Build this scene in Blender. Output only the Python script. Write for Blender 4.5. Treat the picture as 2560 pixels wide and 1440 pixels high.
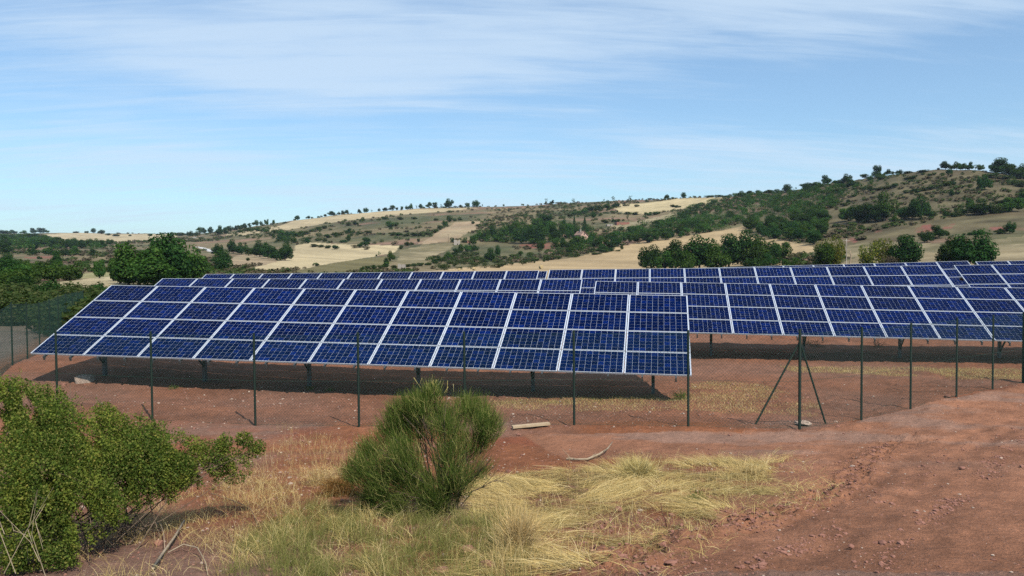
import bpy, math, random
import numpy as np
from mathutils import Vector, Matrix

for o in list(bpy.data.objects):
    bpy.data.objects.remove(o)
SC = bpy.context.scene
COL = SC.collection
rng = np.random.default_rng(7)
random.seed(7)

# ---------------------------------------------------------------- camera
FPX, PITCH, ROLL = 2084.3, 0.034976, -0.007779        # focal length for a 2560 px wide picture
def ray(px, py):
    u = px - 1280.0; v = py - 720.0
    c, s = math.cos(ROLL), math.sin(ROLL)
    u, v = u*c + v*s, -u*s + v*c
    d = (u/FPX, 1.0, -v/FPX)
    cp, sp = math.cos(PITCH), math.sin(PITCH)
    return np.array([d[0], d[1]*cp + d[2]*sp, -d[1]*sp + d[2]*cp])
cam = bpy.data.cameras.new('camera')
cam.sensor_width = 36.0
cam.lens = FPX/2560*36.0
cam.clip_start = 0.1
cam.clip_end = 12000
camo = bpy.data.objects.new('camera', cam)
COL.objects.link(camo)
f_ = Vector(ray(1280, 720)).normalized()
r_ = (Vector(ray(1280+FPX, 720)) - Vector(ray(1280, 720))).normalized()
u_ = r_.cross(f_).normalized()
camo.matrix_world = Matrix(((r_.x, u_.x, -f_.x, 0), (r_.y, u_.y, -f_.y, 0), (r_.z, u_.z, -f_.z, 0), (0, 0, 0, 1)))
SC.camera = camo

# ---------------------------------------------------------------- sun, sky, exposure
SUN_AZ = math.degrees(math.atan2(.48, -.8))            # clockwise from +Y
SUN_EL = 47.0
world = bpy.data.worlds.new('World'); SC.world = world; world.use_nodes = True
wn, wl = world.node_tree.nodes, world.node_tree.links
wn.clear()
def N(nodes, t, **kw):
    n = nodes.new(t)
    for k, v in kw.items(): setattr(n, k, v)
    return n
def mathn(nodes, links, op, a, b=None, c=None):
    n = nodes.new('ShaderNodeMath'); n.operation = op
    for i, x in enumerate((a, b, c)):
        if x is None: continue
        if isinstance(x, (int, float)): n.inputs[i].default_value = x
        else: links.new(x, n.inputs[i])
    return n.outputs[0]
out = N(wn, 'ShaderNodeOutputWorld'); bg = N(wn, 'ShaderNodeBackground')
sky = N(wn, 'ShaderNodeTexSky', sky_type='NISHITA', sun_disc=False)
sky.sun_elevation = math.radians(SUN_EL); sky.sun_rotation = math.radians(SUN_AZ)
sky.altitude = 300; sky.air_density = 1.0; sky.dust_density = 0.6; sky.ozone_density = 1.4
bg.inputs[1].default_value = 0.112
WM = lambda op, a, b=None, c=None: mathn(wn, wl, op, a, b, c)
tc = N(wn, 'ShaderNodeTexCoord'); sx = N(wn, 'ShaderNodeSeparateXYZ'); wl.new(tc.outputs['Generated'], sx.inputs[0])
dx, dy, dz = sx.outputs
az = WM('ARCTAN2', dx, dy)                              # radians right of straight ahead
hz = WM('SQRT', WM('ADD', WM('MULTIPLY', dx, dx), WM('MULTIPLY', dy, dy)))
el = WM('ARCTAN2', dz, hz)
den = WM('ADD', WM('MAXIMUM', dz, 0.0), 0.16)           # veil layer high above the ground
qx, qy = WM('DIVIDE', dx, den), WM('DIVIDE', dy, den)
def wnoise(fx, fy, ox, oy, scale, detail, rough, distort=0.0):
    cb = N(wn, 'ShaderNodeCombineXYZ')
    wl.new(WM('ADD', WM('MULTIPLY', qx, fx), ox), cb.inputs[0])
    wl.new(WM('ADD', WM('MULTIPLY', qy, fy), WM('ADD', WM('MULTIPLY', qx, -0.18), oy)), cb.inputs[1])
    n = N(wn, 'ShaderNodeTexNoise'); wl.new(cb.outputs[0], n.inputs['Vector'])
    n.inputs['Scale'].default_value = scale; n.inputs['Detail'].default_value = detail
    n.inputs['Roughness'].default_value = rough; n.inputs['Distortion'].default_value = distort
    return n.outputs['Fac']
big = wnoise(0.55, 1.3, 3.1, 7.7, 0.9, 5, 0.5, 0.4)
mid = wnoise(0.45, 1.7, 11.0, 2.0, 2.1, 8, 0.58, 0.3)
fine = wnoise(0.35, 2.3, 5.0, 9.0, 5.0, 10, 0.62, 0.6)
def blob(a0, e0, sa, se, tilt, amp):                    # one broad bank of veil cloud
    a = WM('SUBTRACT', az, a0); e = WM('SUBTRACT', WM('SUBTRACT', el, e0), WM('MULTIPLY', a, tilt))
    a = WM('DIVIDE', a, sa); e = WM('DIVIDE', e, se)
    r = WM('ADD', WM('MULTIPLY', a, a), WM('MULTIPLY', e, e))
    return WM('MULTIPLY', WM('EXPONENT', WM('MULTIPLY', r, -1.0)), amp)
dens = WM('ADD', WM('MULTIPLY', WM('SUBTRACT', big, 0.5), 1.3), WM('MULTIPLY', WM('SUBTRACT', mid, 0.5), 1.1))
dens = WM('ADD', dens, WM('MULTIPLY', WM('SUBTRACT', fine, 0.5), 1.0))
for b in ((-0.28, 0.225, 0.24, 0.05, -0.12, 0.40), (0.30, 0.285, 0.5, 0.05, 0.02, 0.34), (0.02, 0.25, 0.22, 0.03, 0.15, 0.12),
          (0.10, 0.115, 0.30, 0.02, 0.04, 0.16), (0.42, 0.10, 0.16, 0.012, 0.02, 0.16), (-0.5, 0.14, 0.2, 0.02, -.05, 0.15),
          (-0.50, 0.31, 0.16, 0.03, 0.0, -0.22), (0.40, 0.195, 0.34, 0.045, 0.0, -0.30), (-0.05, 0.155, 0.5, 0.022, 0.03, -0.16),
          (0.12, 0.31, 0.07, 0.02, 0.0, -0.12)):
    dens = WM('ADD', dens, blob(*b))
mr = N(wn, 'ShaderNodeMapRange', interpolation_type='SMOOTHSTEP'); wl.new(dens, mr.inputs[0])
mr.inputs[1].default_value = -0.34; mr.inputs[2].default_value = 0.50; mr.inputs[3].default_value = 0.17; mr.inputs[4].default_value = 0.76
hzw = WM('MULTIPLY', WM('EXPONENT', WM('MULTIPLY', WM('MAXIMUM', dz, 0.0), -9.0)), 0.45)   # whitening towards the horizon
cov = WM('MAXIMUM', mr.outputs[0], hzw)
skyc = N(wn, 'ShaderNodeMix', data_type='RGBA'); wl.new(cov, skyc.inputs['Factor'])
tint = N(wn, 'ShaderNodeMix', data_type='RGBA', blend_type='MULTIPLY'); tint.inputs['Factor'].default_value = 1.0
wl.new(sky.outputs[0], tint.inputs['A']); tint.inputs['B'].default_value = (0.92, 1.22, 1.40, 1)
wl.new(tint.outputs['Result'], skyc.inputs['A'])
skyc.inputs['B'].default_value = (6.3, 7.75, 9.3, 1)
wl.new(skyc.outputs['Result'], bg.inputs[0]); wl.new(bg.outputs[0], out.inputs[0])

sun = bpy.data.lights.new('sun', 'SUN'); sun.energy = 5.0; sun.angle = math.radians(0.53); sun.color = (1.0, 0.95, 0.87)
suno = bpy.data.objects.new('sun', sun); COL.objects.link(suno)
ts = Vector((math.sin(math.radians(SUN_AZ))*math.cos(math.radians(SUN_EL)), math.cos(math.radians(SUN_AZ))*math.cos(math.radians(SUN_EL)), math.sin(math.radians(SUN_EL))))
suno.rotation_euler = ts.to_track_quat('Z', 'Y').to_euler()
suno.location = (0, 0, 60)
SC.view_settings.view_transform = 'Standard'; SC.view_settings.look = 'None'
SC.view_settings.exposure = -0.08; SC.view_settings.gamma = 1.0; SC.view_settings.use_curve_mapping = False
SC.render.engine = 'CYCLES'
SC.cycles.use_denoising = False
SC.cycles.max_bounces = 5; SC.cycles.diffuse_bounces = 0; SC.cycles.glossy_bounces = 2; SC.cycles.transmission_bounces = 3
SC.cycles.transparent_max_bounces = 8; SC.cycles.volume_bounces = 0

# ---------------------------------------------------------------- numeric helpers
def hash2(ix, iy, seed):
    h = (ix.astype(np.int64)*374761393 + iy.astype(np.int64)*668265263 + seed*1274126177) & 0xffffffff
    h = ((h ^ (h >> 13))*1274126177) & 0xffffffff
    return ((h ^ (h >> 16)) & 0xffffff)/float(0xffffff)
def vnoise(x, y, seed=0):
    x = np.asarray(x, float); y = np.asarray(y, float)
    ix, iy = np.floor(x), np.floor(y); fx, fy = x-ix, y-iy
    fx = fx*fx*(3-2*fx); fy = fy*fy*(3-2*fy)
    a = hash2(ix, iy, seed); b = hash2(ix+1, iy, seed); c = hash2(ix, iy+1, seed); d = hash2(ix+1, iy+1, seed)
    return a + (b-a)*fx + (c-a)*fy + (a-b-c+d)*fx*fy
def fbm(x, y, sc, oct=4, seed=0, gain=.5):
    s = 0; a = 1.0; t = 0
    for i in range(oct):
        s = s + a*vnoise(x/sc*2**i + 17.3*i, y/sc*2**i - 9.1*i, seed+i); t += a; a *= gain
    return s/t
def sstep(a, b, x):
    t = np.clip((x-a)/(b-a), 0, 1); return t*t*(3-2*t)
def inpoly(px, py, poly):
    px = np.asarray(px); py = np.asarray(py)
    c = np.zeros(px.shape, bool); n = len(poly); j = n-1
    for i in range(n):
        xi, yi = poly[i]; xj, yj = poly[j]
        if yi != yj:
            m = ((yi > py) != (yj > py)) & (px < (xj-xi)*(py-yi)/(yj-yi) + xi)
            c ^= m
        j = i
    return c
def poly_dist(x, y, line):                              # distance to a polyline
    d = np.full(np.shape(x), 1e9)
    for (ax, ay), (bx, by) in zip(line[:-1], line[1:]):
        L2 = (bx-ax)**2+(by-ay)**2+1e-12
        t = np.clip(((x-ax)*(bx-ax)+(y-ay)*(by-ay))/L2, 0, 1)
        d = np.minimum(d, np.hypot(x-ax-t*(bx-ax), y-ay-t*(by-ay)))
    return d

# ---------------------------------------------------------------- terrain heights
FARCOLS = [  # bearing given by a photo column; (line of sight row, distance) up the slope
 (-700, [(698,180),(680,260),(655,400),(628,600),(606,900),(592,1300),(585,1700)]),
 (0,    [(698,170),(678,260),(652,400),(628,560),(606,850),(592,1250),(585,1700)]),
 (280,  [(695,170),(676,260),(650,400),(626,560),(606,850),(594,1250),(585,1700)]),
 (460,  [(695,170),(676,260),(652,380),(628,520),(604,750),(592,1050),(583,1350)]),
 (640,  [(696,170),(680,250),(655,350),(632,470),(602,640),(578,820),(564,1000)]),
 (960,  [(692,180),(676,260),(655,340),(625,440),(585,560),(550,720),(526,900)]),
 (1280, [(690,180),(671,300),(648,370),(610,450),(570,550),(535,690),(514,870)]),
 (1600, [(686,180),(668,280),(640,350),(595,440),(560,540),(525,690),(500,880)]),
 (1900, [(680,180),(660,250),(625,310),(580,390),(545,470),(510,570),(483,680)]),
 (2240, [(672,170),(650,220),(612,270),(560,340),(510,410),(465,480),(437,540)]),
 (2560, [(665,160),(640,210),(600,260),(550,320),(500,390),(460,450),(432,510)]),
 (3300, [(665,160),(645,210),(610,260),(575,320),(540,390),(515,450),(500,510)])]
CREST = [(-700,590),(0,584),(120,583),(200,582),(320,584),(430,584),(470,587),(520,583),(570,574),(640,564),(700,556),(744,550),(800,543),(867,534),(960,527),(1040,522),(1120,519),(1200,517),(1280,515),(1360,511),(1440,508),(1530,503),(1600,500),(1700,496),(1820,490),(1900,485),(1960,478),(2000,472),(2060,461),(2100,457),(2160,447),(2200,442),(2250,435),(2300,428),(2350,424),(2400,424),(2450,425),(2500,432),(2560,444),(2700,460),(3300,505)]
def sky_ang(px, py):
    d = ray(px, py); h = math.hypot(d[0], d[1]); return math.atan2(d[0], d[1]), d[2]/h
_az = np.array([sky_ang(x, 620)[0] for x, _ in FARCOLS])
_e = np.array([[sky_ang(x, y)[1] for y, _ in L] for x, L in FARCOLS])
_d = np.array([[d for _, d in L] for x, L in FARCOLS])
_caz = np.array([sky_ang(x, y)[0] for x, y in CREST]); _ce = np.array([sky_ang(x, y)[1] for x, y in CREST])
NL = _e.shape[1]
def far_col(a):                                         # levels of tan(elevation) and distance on bearing a
    e = np.stack([np.interp(a, _az, _e[:, j]) for j in range(NL)], -1)
    d = np.stack([np.interp(a, _az, _d[:, j]) for j in range(NL)], -1)
    ce = np.interp(a, _caz, _ce)
    k = np.linspace(0, 1, NL)**2
    e = e + (ce - e[..., -1])[..., None]*k
    return e, d
def H_far(a, r):
    a = np.asarray(a, float); r = np.asarray(r, float)
    e, d = far_col(a)
    z = e*d
    out = z[..., 0] + 0*r
    for j in range(NL-1):
        t = (r-d[..., j])/(d[..., j+1]-d[..., j])
        ej = e[..., j] + t*(e[..., j+1]-e[..., j])
        out = np.where(t >= 0, ej*r, out)
    t = np.clip(r/d[..., -1]-1, 0, 2)                   # over the crest the land falls gently
    return np.where(r > d[..., -1], z[..., -1] - t*t*30 - t*10, out)
NY = np.array([-60,-12,0,4,6.5,9,12,15,18,25,33,45,60,90,140.])
NZ = np.array([-1.5,-1.6,-1.75,-2.15,-2.45,-2.76,-3.12,-3.42,-3.6,-3.68,-3.55,-3.3,-3.3,-3.7,-3.85])
RUTS_PX = [[(1500,1440),(1600,1390),(1800,1330),(1990,1280),(2120,1220),(2170,1160),(2230,1120),(2380,1060),(2560,1010)],
           [(2120,1440),(2300,1290),(2410,1225),(2480,1140),(2560,1088),(2700,1040)],
           [(1800,1440),(1980,1370),(2200,1250),(2330,1150),(2560,1060)]]
def near_base(x, y):
    z = np.interp(y, NY, NZ)
    z = z + 0.40*np.exp(-(((x+13.8)/5.0)**2 + ((y-27.0)/4.2)**2))
    z = z + 0.10*np.exp(-(((x+9)/3.5)**2 + ((y-20.3)/0.8)**2))
    z = z + 0.55*sstep(-16, -30, x)*sstep(20, 30, y)*(1-sstep(60, 90, y))*-1.0
    return z
def near_hit(px, py):
    d = ray(px, py); lo, hi = 2.0, 90.0
    for _ in range(40):
        m = (lo+hi)/2
        if d[2]*m > float(near_base(d[0]*m, m)): lo = m
        else: hi = m
    return np.array([d[0]*lo, lo])
RUTS = [[tuple(near_hit(*p)) for p in L] for L in RUTS_PX]
def wpoly(pts): return [tuple(near_hit(*p)) for p in pts]
TRACK = wpoly([(1380,1440),(1620,1340),(1760,1290),(1900,1215),(1960,1165),(1700,1150),(1420,1150),(1300,1085),(1640,1085),(2010,1082),(2152,1055),(2276,1024),(2390,998),(2480,980),(2560,966),(3000,900),(3400,960),(3400,1440)])
FENCE_R = [(-13.1,19.7),(-10.6,19.3),(-8.2,18.85),(-5.66,18.2),(-3.3,17.75),(-1.03,17.75),(1.31,17.75),(3.68,17.4),(5.88,17.0),(7.63,18.15),(9.4,19.6),(11.42,21.35),(13.1,22.65),(14.7,23.8)]
FENCE_L = [(-13.1,19.7),(-13.75,21.3),(-15.0,24.1),(-16.25,27.0),(-17.45,29.9),(-18.65,32.8),(-19.85,35.7),(-21.05,38.6),(-22.25,41.5),(-23.45,44.4),(-24.65,47.3),(-25.85,50.2)]
def H(x, y, detail=True):
    x = np.asarray(x, float); y = np.asarray(y, float)
    r = np.hypot(x, y); a = np.arctan2(x, y)
    zn = near_base(x, y)
    if detail:
        m = 1-sstep(50, 90, r)
        zn = zn + m*((fbm(x, y, 2.6, 3, 5)-.5)*0.11 + (fbm(x, y, 0.45, 6, 9, .68)-.5)*0.115*np.where(inpoly(x, y, TRACK), .5, 1))
        rough = np.exp(-(poly_dist(x, y, RUTS[0])/0.33)**2)*(y < 16)
        zn = zn + rough*((fbm(x, y, 0.25, 4, 21, .7)-.5)*0.34)
        for L, dep in zip(RUTS, (0.02, 0.05, 0.05)):
            dd = poly_dist(x, y, L)
            zn = zn - dep*.24*np.exp(-((dd-.28)/0.14)**2)*(.4+1.2*fbm(x, y, .7, 2, 23)) + dep*.4*np.exp(-((dd-.55)/0.10)**2)*fbm(x, y, .2, 3, 24)
        fd = poly_dist(x, y, FENCE_R)
        zn = zn + 0.07*np.exp(-((fd-.35)/0.3)**2)*(fbm(x, y, 0.4, 3, 31)*1.6-.3)*m
    zf = H_far(np.clip(a, -1.2, 1.2), r)
    if detail:
        w = sstep(180, 400, r)
        n = (fbm(x, y, 60, 4, 40)-.5)*5.0
        st = 5.5                                         # terraces cut along the contours
        zz = zf + n*.6
        ter = (np.abs(((zz/st) % 1.0)-.5)-.25)*st*0.34
        zf = zf + w*(n*np.minimum(1, .15+r/1500)*.6 + ter*sstep(6, 16, zz)*np.clip(fbm(x, y, 90, 2, 44)*2-.5, 0, 1))
    w = sstep(75, 165, r)
    z = zn*(1-w) + zf*w
    back = sstep(1.25, 1.9, np.abs(a))
    return z*(1-back*w) + (-3.0)*back*w
def H1(x, y): return float(H(np.array([x]), np.array([y]))[0])
def far_hit(px, py):                                    # where the line of sight through a photo point meets the slope
    a, t = sky_ang(px, py)
    e, d = far_col(np.array(a)); 
    if t < e[0]:
        g = np.linspace(40, float(d[0]), 200); zz = H(g*math.sin(a), g*math.cos(a), False)
        k = np.argmax(zz >= t*g) if (zz >= t*g).any() else 199
        r = g[k]
    else: r = float(np.interp(t, e, d))
    return r*math.sin(a), r*math.cos(a), r
def fpoly(pts): return [far_hit(*p)[:2] for p in pts]

# ---------------------------------------------------------------- land cover (areas on the ground, in metres)
FIELDS = [  # name, albedo, outline
 ('front', (.385,.275,.145), [(880,690),(1000,683),(1150,669),(1290,657),(1440,643),(1500,628),(1600,606),(1700,594),(1850,566),(1870,570),(1862,588),(1950,598),(2030,614),(2040,628),(1960,648),(2000,668),(1640,690),(1400,700)]),
 ('pale', (.45,.355,.20), [(636,668),(735,640),(735,614),(775,606),(870,612),(1000,614),(985,630),(900,648),(800,663),(700,681),(590,684)]),
 ('olive', (.15, .125, .052), [(700,682),(800,664),(900,649),(978,640),(978,660),(900,677),(870,690),(700,690)]),
 ('small', (.30,.22,.13), [(556,658),(590,640),(620,636),(700,645),(690,656),(620,668),(566,672)]),
 ('wedge', (.33,.235,.14), [(1048,608),(1140,555),(1203,553),(1190,577),(1130,600),(1062,611)]),
 ('greenish', (.17, .14, .07), [(992,660),(1000,625),(1062,613),(1130,608),(1130,622),(1080,640),(1060,657)]),
 ('crest', (.42,.33,.19), [(560,588),(700,566),(735,552),(900,533),(1120,520),(1205,519),(1100,531),(900,546),(800,560),(700,578),(600,590)]),
 ('crest_right', (.47,.37,.20), [(1535,512),(1700,497),(1828,490),(1800,502),(1720,520),(1620,534),(1540,528)]),
 ('terrace', (.25,.205,.115), [(1540,560),(1690,532),(1695,545),(1620,562),(1560,574),(1520,570)]),
 ('far_pale', (.43,.34,.20), [(95,586),(200,582),(430,584),(445,592),(400,602),(300,606),(190,603),(130,596)]),
 ('valley', (.40,.32,.185), [(66,716),(180,701),(285,690),(330,700),(280,722),(175,742),(90,730)]),
 ('valley_green', (.25,.22,.10), [(155,690),(240,680),(290,682),(285,690),(170,700)]),
 ('right_tan', (.215, .165, .088), [(2000,672),(2140,644),(2560,622),(2700,620),(2700,690),(2000,690)]),
 ('right_mid', (.145, .122, .06), [(2040,640),(2150,606),(2400,612),(2560,590),(2700,590),(2700,622),(2560,622),(2140,644)]),
]
FIELDW = [(n, c, fpoly(p)) for n, c, p in FIELDS]
ROADS = [fpoly([(470,597),(500,592),(528,588)]), fpoly([(488,617),(512,622),(532,628)])]
REDS = [fpoly(p) for p in ([(2280,572),(2320,560),(2345,566),(2330,578),(2290,580)], [(2355,566),(2385,560),(2380,572),(2360,573)], [(2474,568),(2520,566),(2560,563),(2600,568),(2560,576),(2480,575)],
        [(2105,592),(2150,594),(2140,606),(2110,604)], [(2130,568),(2210,574),(2200,580),(2140,573)], [(1300,612),(1400,608),(1410,622),(1300,622)], [(60,640),(120,641),(170,648),(120,650),(60,646)])]

def albedo(x, y):
    """base colour of soil, stubble and dry pasture, and which ground type it is"""
    r = np.hypot(x, y)
    n1 = fbm(x, y, 3.0, 4, 51)[:, None]; n2 = fbm(x, y, .6, 4, 61, .6)[:, None]; n3 = fbm(x, y, 0.12, 2, 71)[:, None]
    soil = np.array([.275, .105, .048])*(.55+.85*n2) ; grey = np.array([.25, .155, .115])
    c = soil + (grey-soil)*np.clip((n1-.42)*2.6, 0, .75)
    c = c*(.86+.28*n3)
    kind = np.zeros(len(x), int)                        # 0 ground 1 track 2 field 3 hillside
    tr = inpoly(x, y, TRACK) & (r < 60)
    kind[tr] = 1
    tc_ = np.array([.335, .150, .082])*(.62+.72*n2) ; tg = np.array([.31, .225, .18])
    gw = np.clip((fbm(x*.5+y*.1, y*1.2, 1.6, 5, 81, .65)[:, None]-.5)*4, 0, .4)*sstep(11, 15, y)[:, None]
    tcol = (tc_ + (tg-tc_)*gw)*(.9+.2*n3)
    for L in RUTS[1:]:
        dd = poly_dist(x, y, L)[:, None]
        tcol = tcol*(1-.24*np.exp(-((dd-.22)/.09)**2)*np.clip(fbm(x, y, .5, 4, 88, .65)[:, None]*3-1.0, 0, 1))
    s = fbm(x-.55*y, (x+.8*y)*.12, .22, 3, 91)[:, None]
    tcol = tcol*(.80+.38*s)
    c = np.where(tr[:, None], tcol, c)
    red = np.array([.30, .10, .05])*(.8+.4*n2)
    bare = np.clip((fbm(x, y*1.5, 1.6, 3, 95)[:, None]-.5)*6, 0, 1)*(sstep(13.2, 14.2, y)*(1-sstep(17.2, 18, y)))[:, None]*(~tr)[:, None]*((x < 1.0) & (x > -6.5))[:, None]
    c = c + (red-c)*bare*.8
    ins = ((poly_dist(x, y, FENCE_R) >= 0) & (y > 18.2) & (r < 60))[:, None]
    inner = np.array([.255, .112, .066])*(.6+.75*n2)*(.8+.4*n3)
    c = np.where(ins & ~tr[:, None], c*.35+inner*.65, c)
    lft = (sstep(-15.2, -16.8, x + (y-24.1)*.42)*sstep(22, 26, y))[:, None]   # stony ground beyond the left fence
    c = c + (np.array([.20, .15, .12])*(.75+.5*n2)-c)*lft
    # pasture and scrub slopes
    m = sstep(48, 75, r)[:, None]
    h1 = fbm(x, y, 45, 5, 101, .6)[:, None]; h2 = fbm(x, y, 9, 4, 111, .6)[:, None]
    a = np.arctan2(x, y)[:, None]
    past = np.array([.19, .145, .075]) + (np.array([.08, .082, .036])-np.array([.19, .145, .075]))*np.clip((h1-.38)*3.4, 0, 1)
    past = past + (np.array([.25, .135, .095])-past)*np.clip((fbm(x, y, 30, 4, 121)[:, None]-.58)*5, 0, .7)
    rh = sstep(.24, .38, a)*sstep(250, 330, r[:, None])
    past = past + (np.array([.098, .080, .040])*(.5+1.0*h2)-past)*rh*.88
    past = past*(.5+h2)
    c = c*(1-m)+past*m
    kind[(r > 62)] = 3
    for n, col, P in FIELDW:
        q = inpoly(x, y, P) & (r > 62)
        st = .80+.40*vnoise((x*.8+y*.6)/5.5, (y*.8-x*.6)/70, 131)
        st = st*(.84+.32*fbm(x, y, 5, 4, 133, .65))
        st = st*(.86+.28*fbm(x, y, 25, 4, 141))
        cc = np.array(col)*np.ones((len(x), 1))
        if n in ('right_mid', 'greenish', 'small', 'right_tan', 'wedge', 'terrace'):
            cc = cc + (np.array([.33, .26, .15])-cc)*np.clip((fbm(x*.5, y*1.3, 16, 5, 143, .65)-.5)*4, 0, .8)[:, None]
        c[q] = (cc*st[:, None])[q]; kind[q] = 2
    for P in REDS:
        q = inpoly(x, y, P); w = np.clip((fbm(x, y, 6, 3, 151)-.35)*5, 0, 1)[:, None]
        c = np.where(q[:, None], c+(np.array([.22, .085, .06])-c)*w, c)
    for L in ROADS:
        q = (poly_dist(x, y, L) < 1.6) & (r > 300)
        c[q] = (.55, .53, .50)
    return c, kind

# ---------------------------------------------------------------- object helpers
def mesh_from(name, V, F, mats, smooth=False, fmat=None, colors=None, nper=4):
    V = np.asarray(V, np.float32).reshape(-1, 3); F = np.asarray(F, np.int32).reshape(-1, nper)
    me = bpy.data.meshes.new(name)
    me.vertices.add(len(V)); me.vertices.foreach_set('co', V.ravel())
    me.loops.add(F.size); me.loops.foreach_set('vertex_index', F.ravel())
    me.polygons.add(len(F)); me.polygons.foreach_set('loop_start', np.arange(0, F.size, nper, dtype=np.int32))
    me.polygons.foreach_set('loop_total', np.full(len(F), nper, np.int32))
    if fmat is not None: me.polygons.foreach_set('material_index', np.asarray(fmat, np.int32))
    me.update(calc_edges=True)
    me.polygons.foreach_set('use_smooth', np.full(len(F), smooth, bool))
    for m in (mats if isinstance(mats, (list, tuple)) else [mats]): me.materials.append(m)
    if colors is not None:
        at = me.color_attributes.new('alb', 'FLOAT_COLOR', 'POINT')
        c = np.ones((len(V), 4), np.float32); c[:, :3] = colors; at.data.foreach_set('color', c.ravel())
    me.validate()
    return me
def obj(name, me, parent=None, loc=None, label=None, cat=None, group=None, kind=None):
    o = bpy.data.objects.new(name, me); COL.objects.link(o)
    if parent is not None: o.parent = parent
    if loc is not None: o.location = loc
    if label: o['label'] = label
    if cat: o['category'] = cat
    if group: o['group'] = group
    if kind: o['kind'] = kind
    return o
class MB:
    """collects boxes, tubes and beams into one mesh"""
    def __init__(s): s.v = []; s.f = []; s.m = []; s.n = 0
    def add(s, V, F, m=0):
        s.v.append(np.asarray(V, float)); s.f.append(np.asarray(F, int)+s.n); s.m += [m]*len(F); s.n += len(V)
    def box(s, lo, hi, m=0, M=None):
        x0, y0, z0 = lo; x1, y1, z1 = hi
        V = np.array([(x0,y0,z0),(x1,y0,z0),(x1,y1,z0),(x0,y1,z0),(x0,y0,z1),(x1,y0,z1),(x1,y1,z1),(x0,y1,z1)], float)
        if M is not None: V = V@np.array(M)[:3, :3].T + np.array(M)[:3, 3]
        s.add(V, [(0,3,2,1),(4,5,6,7),(0,1,5,4),(1,2,6,5),(2,3,7,6),(3,0,4,7)], m)
    def beam(s, a, b, w, h, m=0, up=(0, 0, 1)):
        a = np.array(a, float); b = np.array(b, float); d = b-a; L = np.linalg.norm(d); d /= L
        up = np.array(up, float); sd = np.cross(d, up)
        if np.linalg.norm(sd) < 1e-4: sd = np.cross(d, (1, 0, 0))
        sd /= np.linalg.norm(sd); u = np.cross(sd, d)
        M = np.eye(4); M[:3, 0] = sd; M[:3, 1] = d; M[:3, 2] = u; M[:3, 3] = a
        s.box((-w/2, 0, -h/2), (w/2, L, h/2), m, M)
    def tube(s, pts, rad, n=6, m=0, cap=True):
        pts = np.array(pts, float); rad = np.broadcast_to(np.array(rad, float), (len(pts),))
        tg = np.gradient(pts, axis=0); tg /= np.linalg.norm(tg, axis=1)[:, None]+1e-9
        ref = np.array([0, 0, 1.0]) if abs(tg[0][2]) < .9 else np.array([1.0, 0, 0])
        V = []
        for p, t, r in zip(pts, tg, rad):
            a = np.cross(t, ref); a /= np.linalg.norm(a)+1e-9; b = np.cross(t, a)
            for k in range(n):
                th = 2*math.pi*k/n; V.append(p+r*(a*math.cos(th)+b*math.sin(th)))
        F = []
        for i in range(len(pts)-1):
            for k in range(n):
                k2 = (k+1) % n
                F.append((i*n+k, i*n+k2, (i+1)*n+k2, (i+1)*n+k))
        if cap:
            for base in (0, (len(pts)-1)*n):
                c = len(V); V.append(pts[0] if base == 0 else pts[-1])
                for k in range(0, n): F.append((base+k, base+(k+1) % n, c, c))
        s.add(V, F, m)
    def mesh(s, name, mats, smooth=False):
        V = np.concatenate(s.v); F = np.concatenate(s.f); M = np.array(s.m)
        me = bpy.data.meshes.new(name)
        faces = [tuple(f[:3]) if f[2] == f[3] else tuple(f) for f in F.tolist()]
        me.from_pydata(V.tolist(), [], faces)
        me.polygons.foreach_set('material_index', M.astype(np.int32)); me.polygons.foreach_set('use_smooth', np.full(len(faces), smooth, bool))
        for m in (mats if isinstance(mats, (list, tuple)) else [mats]): me.materials.append(m)
        me.update(); return me
def ribbons(P, W, side=None):
    """P: N x K x 3 points, W: N x K widths -> quad strips"""
    N_, K, _ = P.shape
    t = P[:, -1]-P[:, 0]
    if side is None:
        side = np.cross(t, rng.normal(size=(N_, 3))); side /= np.linalg.norm(side, axis=1)[:, None]+1e-9
    A = P - side[:, None]*W[..., None]/2; B = P + side[:, None]*W[..., None]/2
    V = np.stack([A, B], 2).reshape(-1, 3)
    b = (np.arange(N_)*K*2)[:, None] + (np.arange(K-1)*2)[None]
    F = np.stack([b, b+1, b+3, b+2], -1).reshape(-1, 4)
    return V, F
def leaves(C, S, aspect=.55, up=.25, outd=None):
    """rhombic leaves with centres C and lengths S"""
    n = len(C)
    nrm = rng.normal(size=(n, 3)); nrm[:, 2] = np.abs(nrm[:, 2])*.8+up
    if outd is not None: nrm = nrm*.75 + outd*1.1
    nrm /= np.linalg.norm(nrm, axis=1)[:, None]
    a = np.cross(nrm, rng.normal(size=(n, 3))); a /= np.linalg.norm(a, axis=1)[:, None]+1e-9
    b = np.cross(nrm, a)
    S = S[:, None]
    V = np.stack([C-a*S/2, C+b*S*aspect/2, C+a*S/2, C-b*S*aspect/2], 1).reshape(-1, 3)
    return V, np.arange(n*4).reshape(-1, 4)
def rand_ball(n):
    v = rng.normal(size=(n, 3)); return v/np.linalg.norm(v, axis=1)[:, None]

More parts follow.
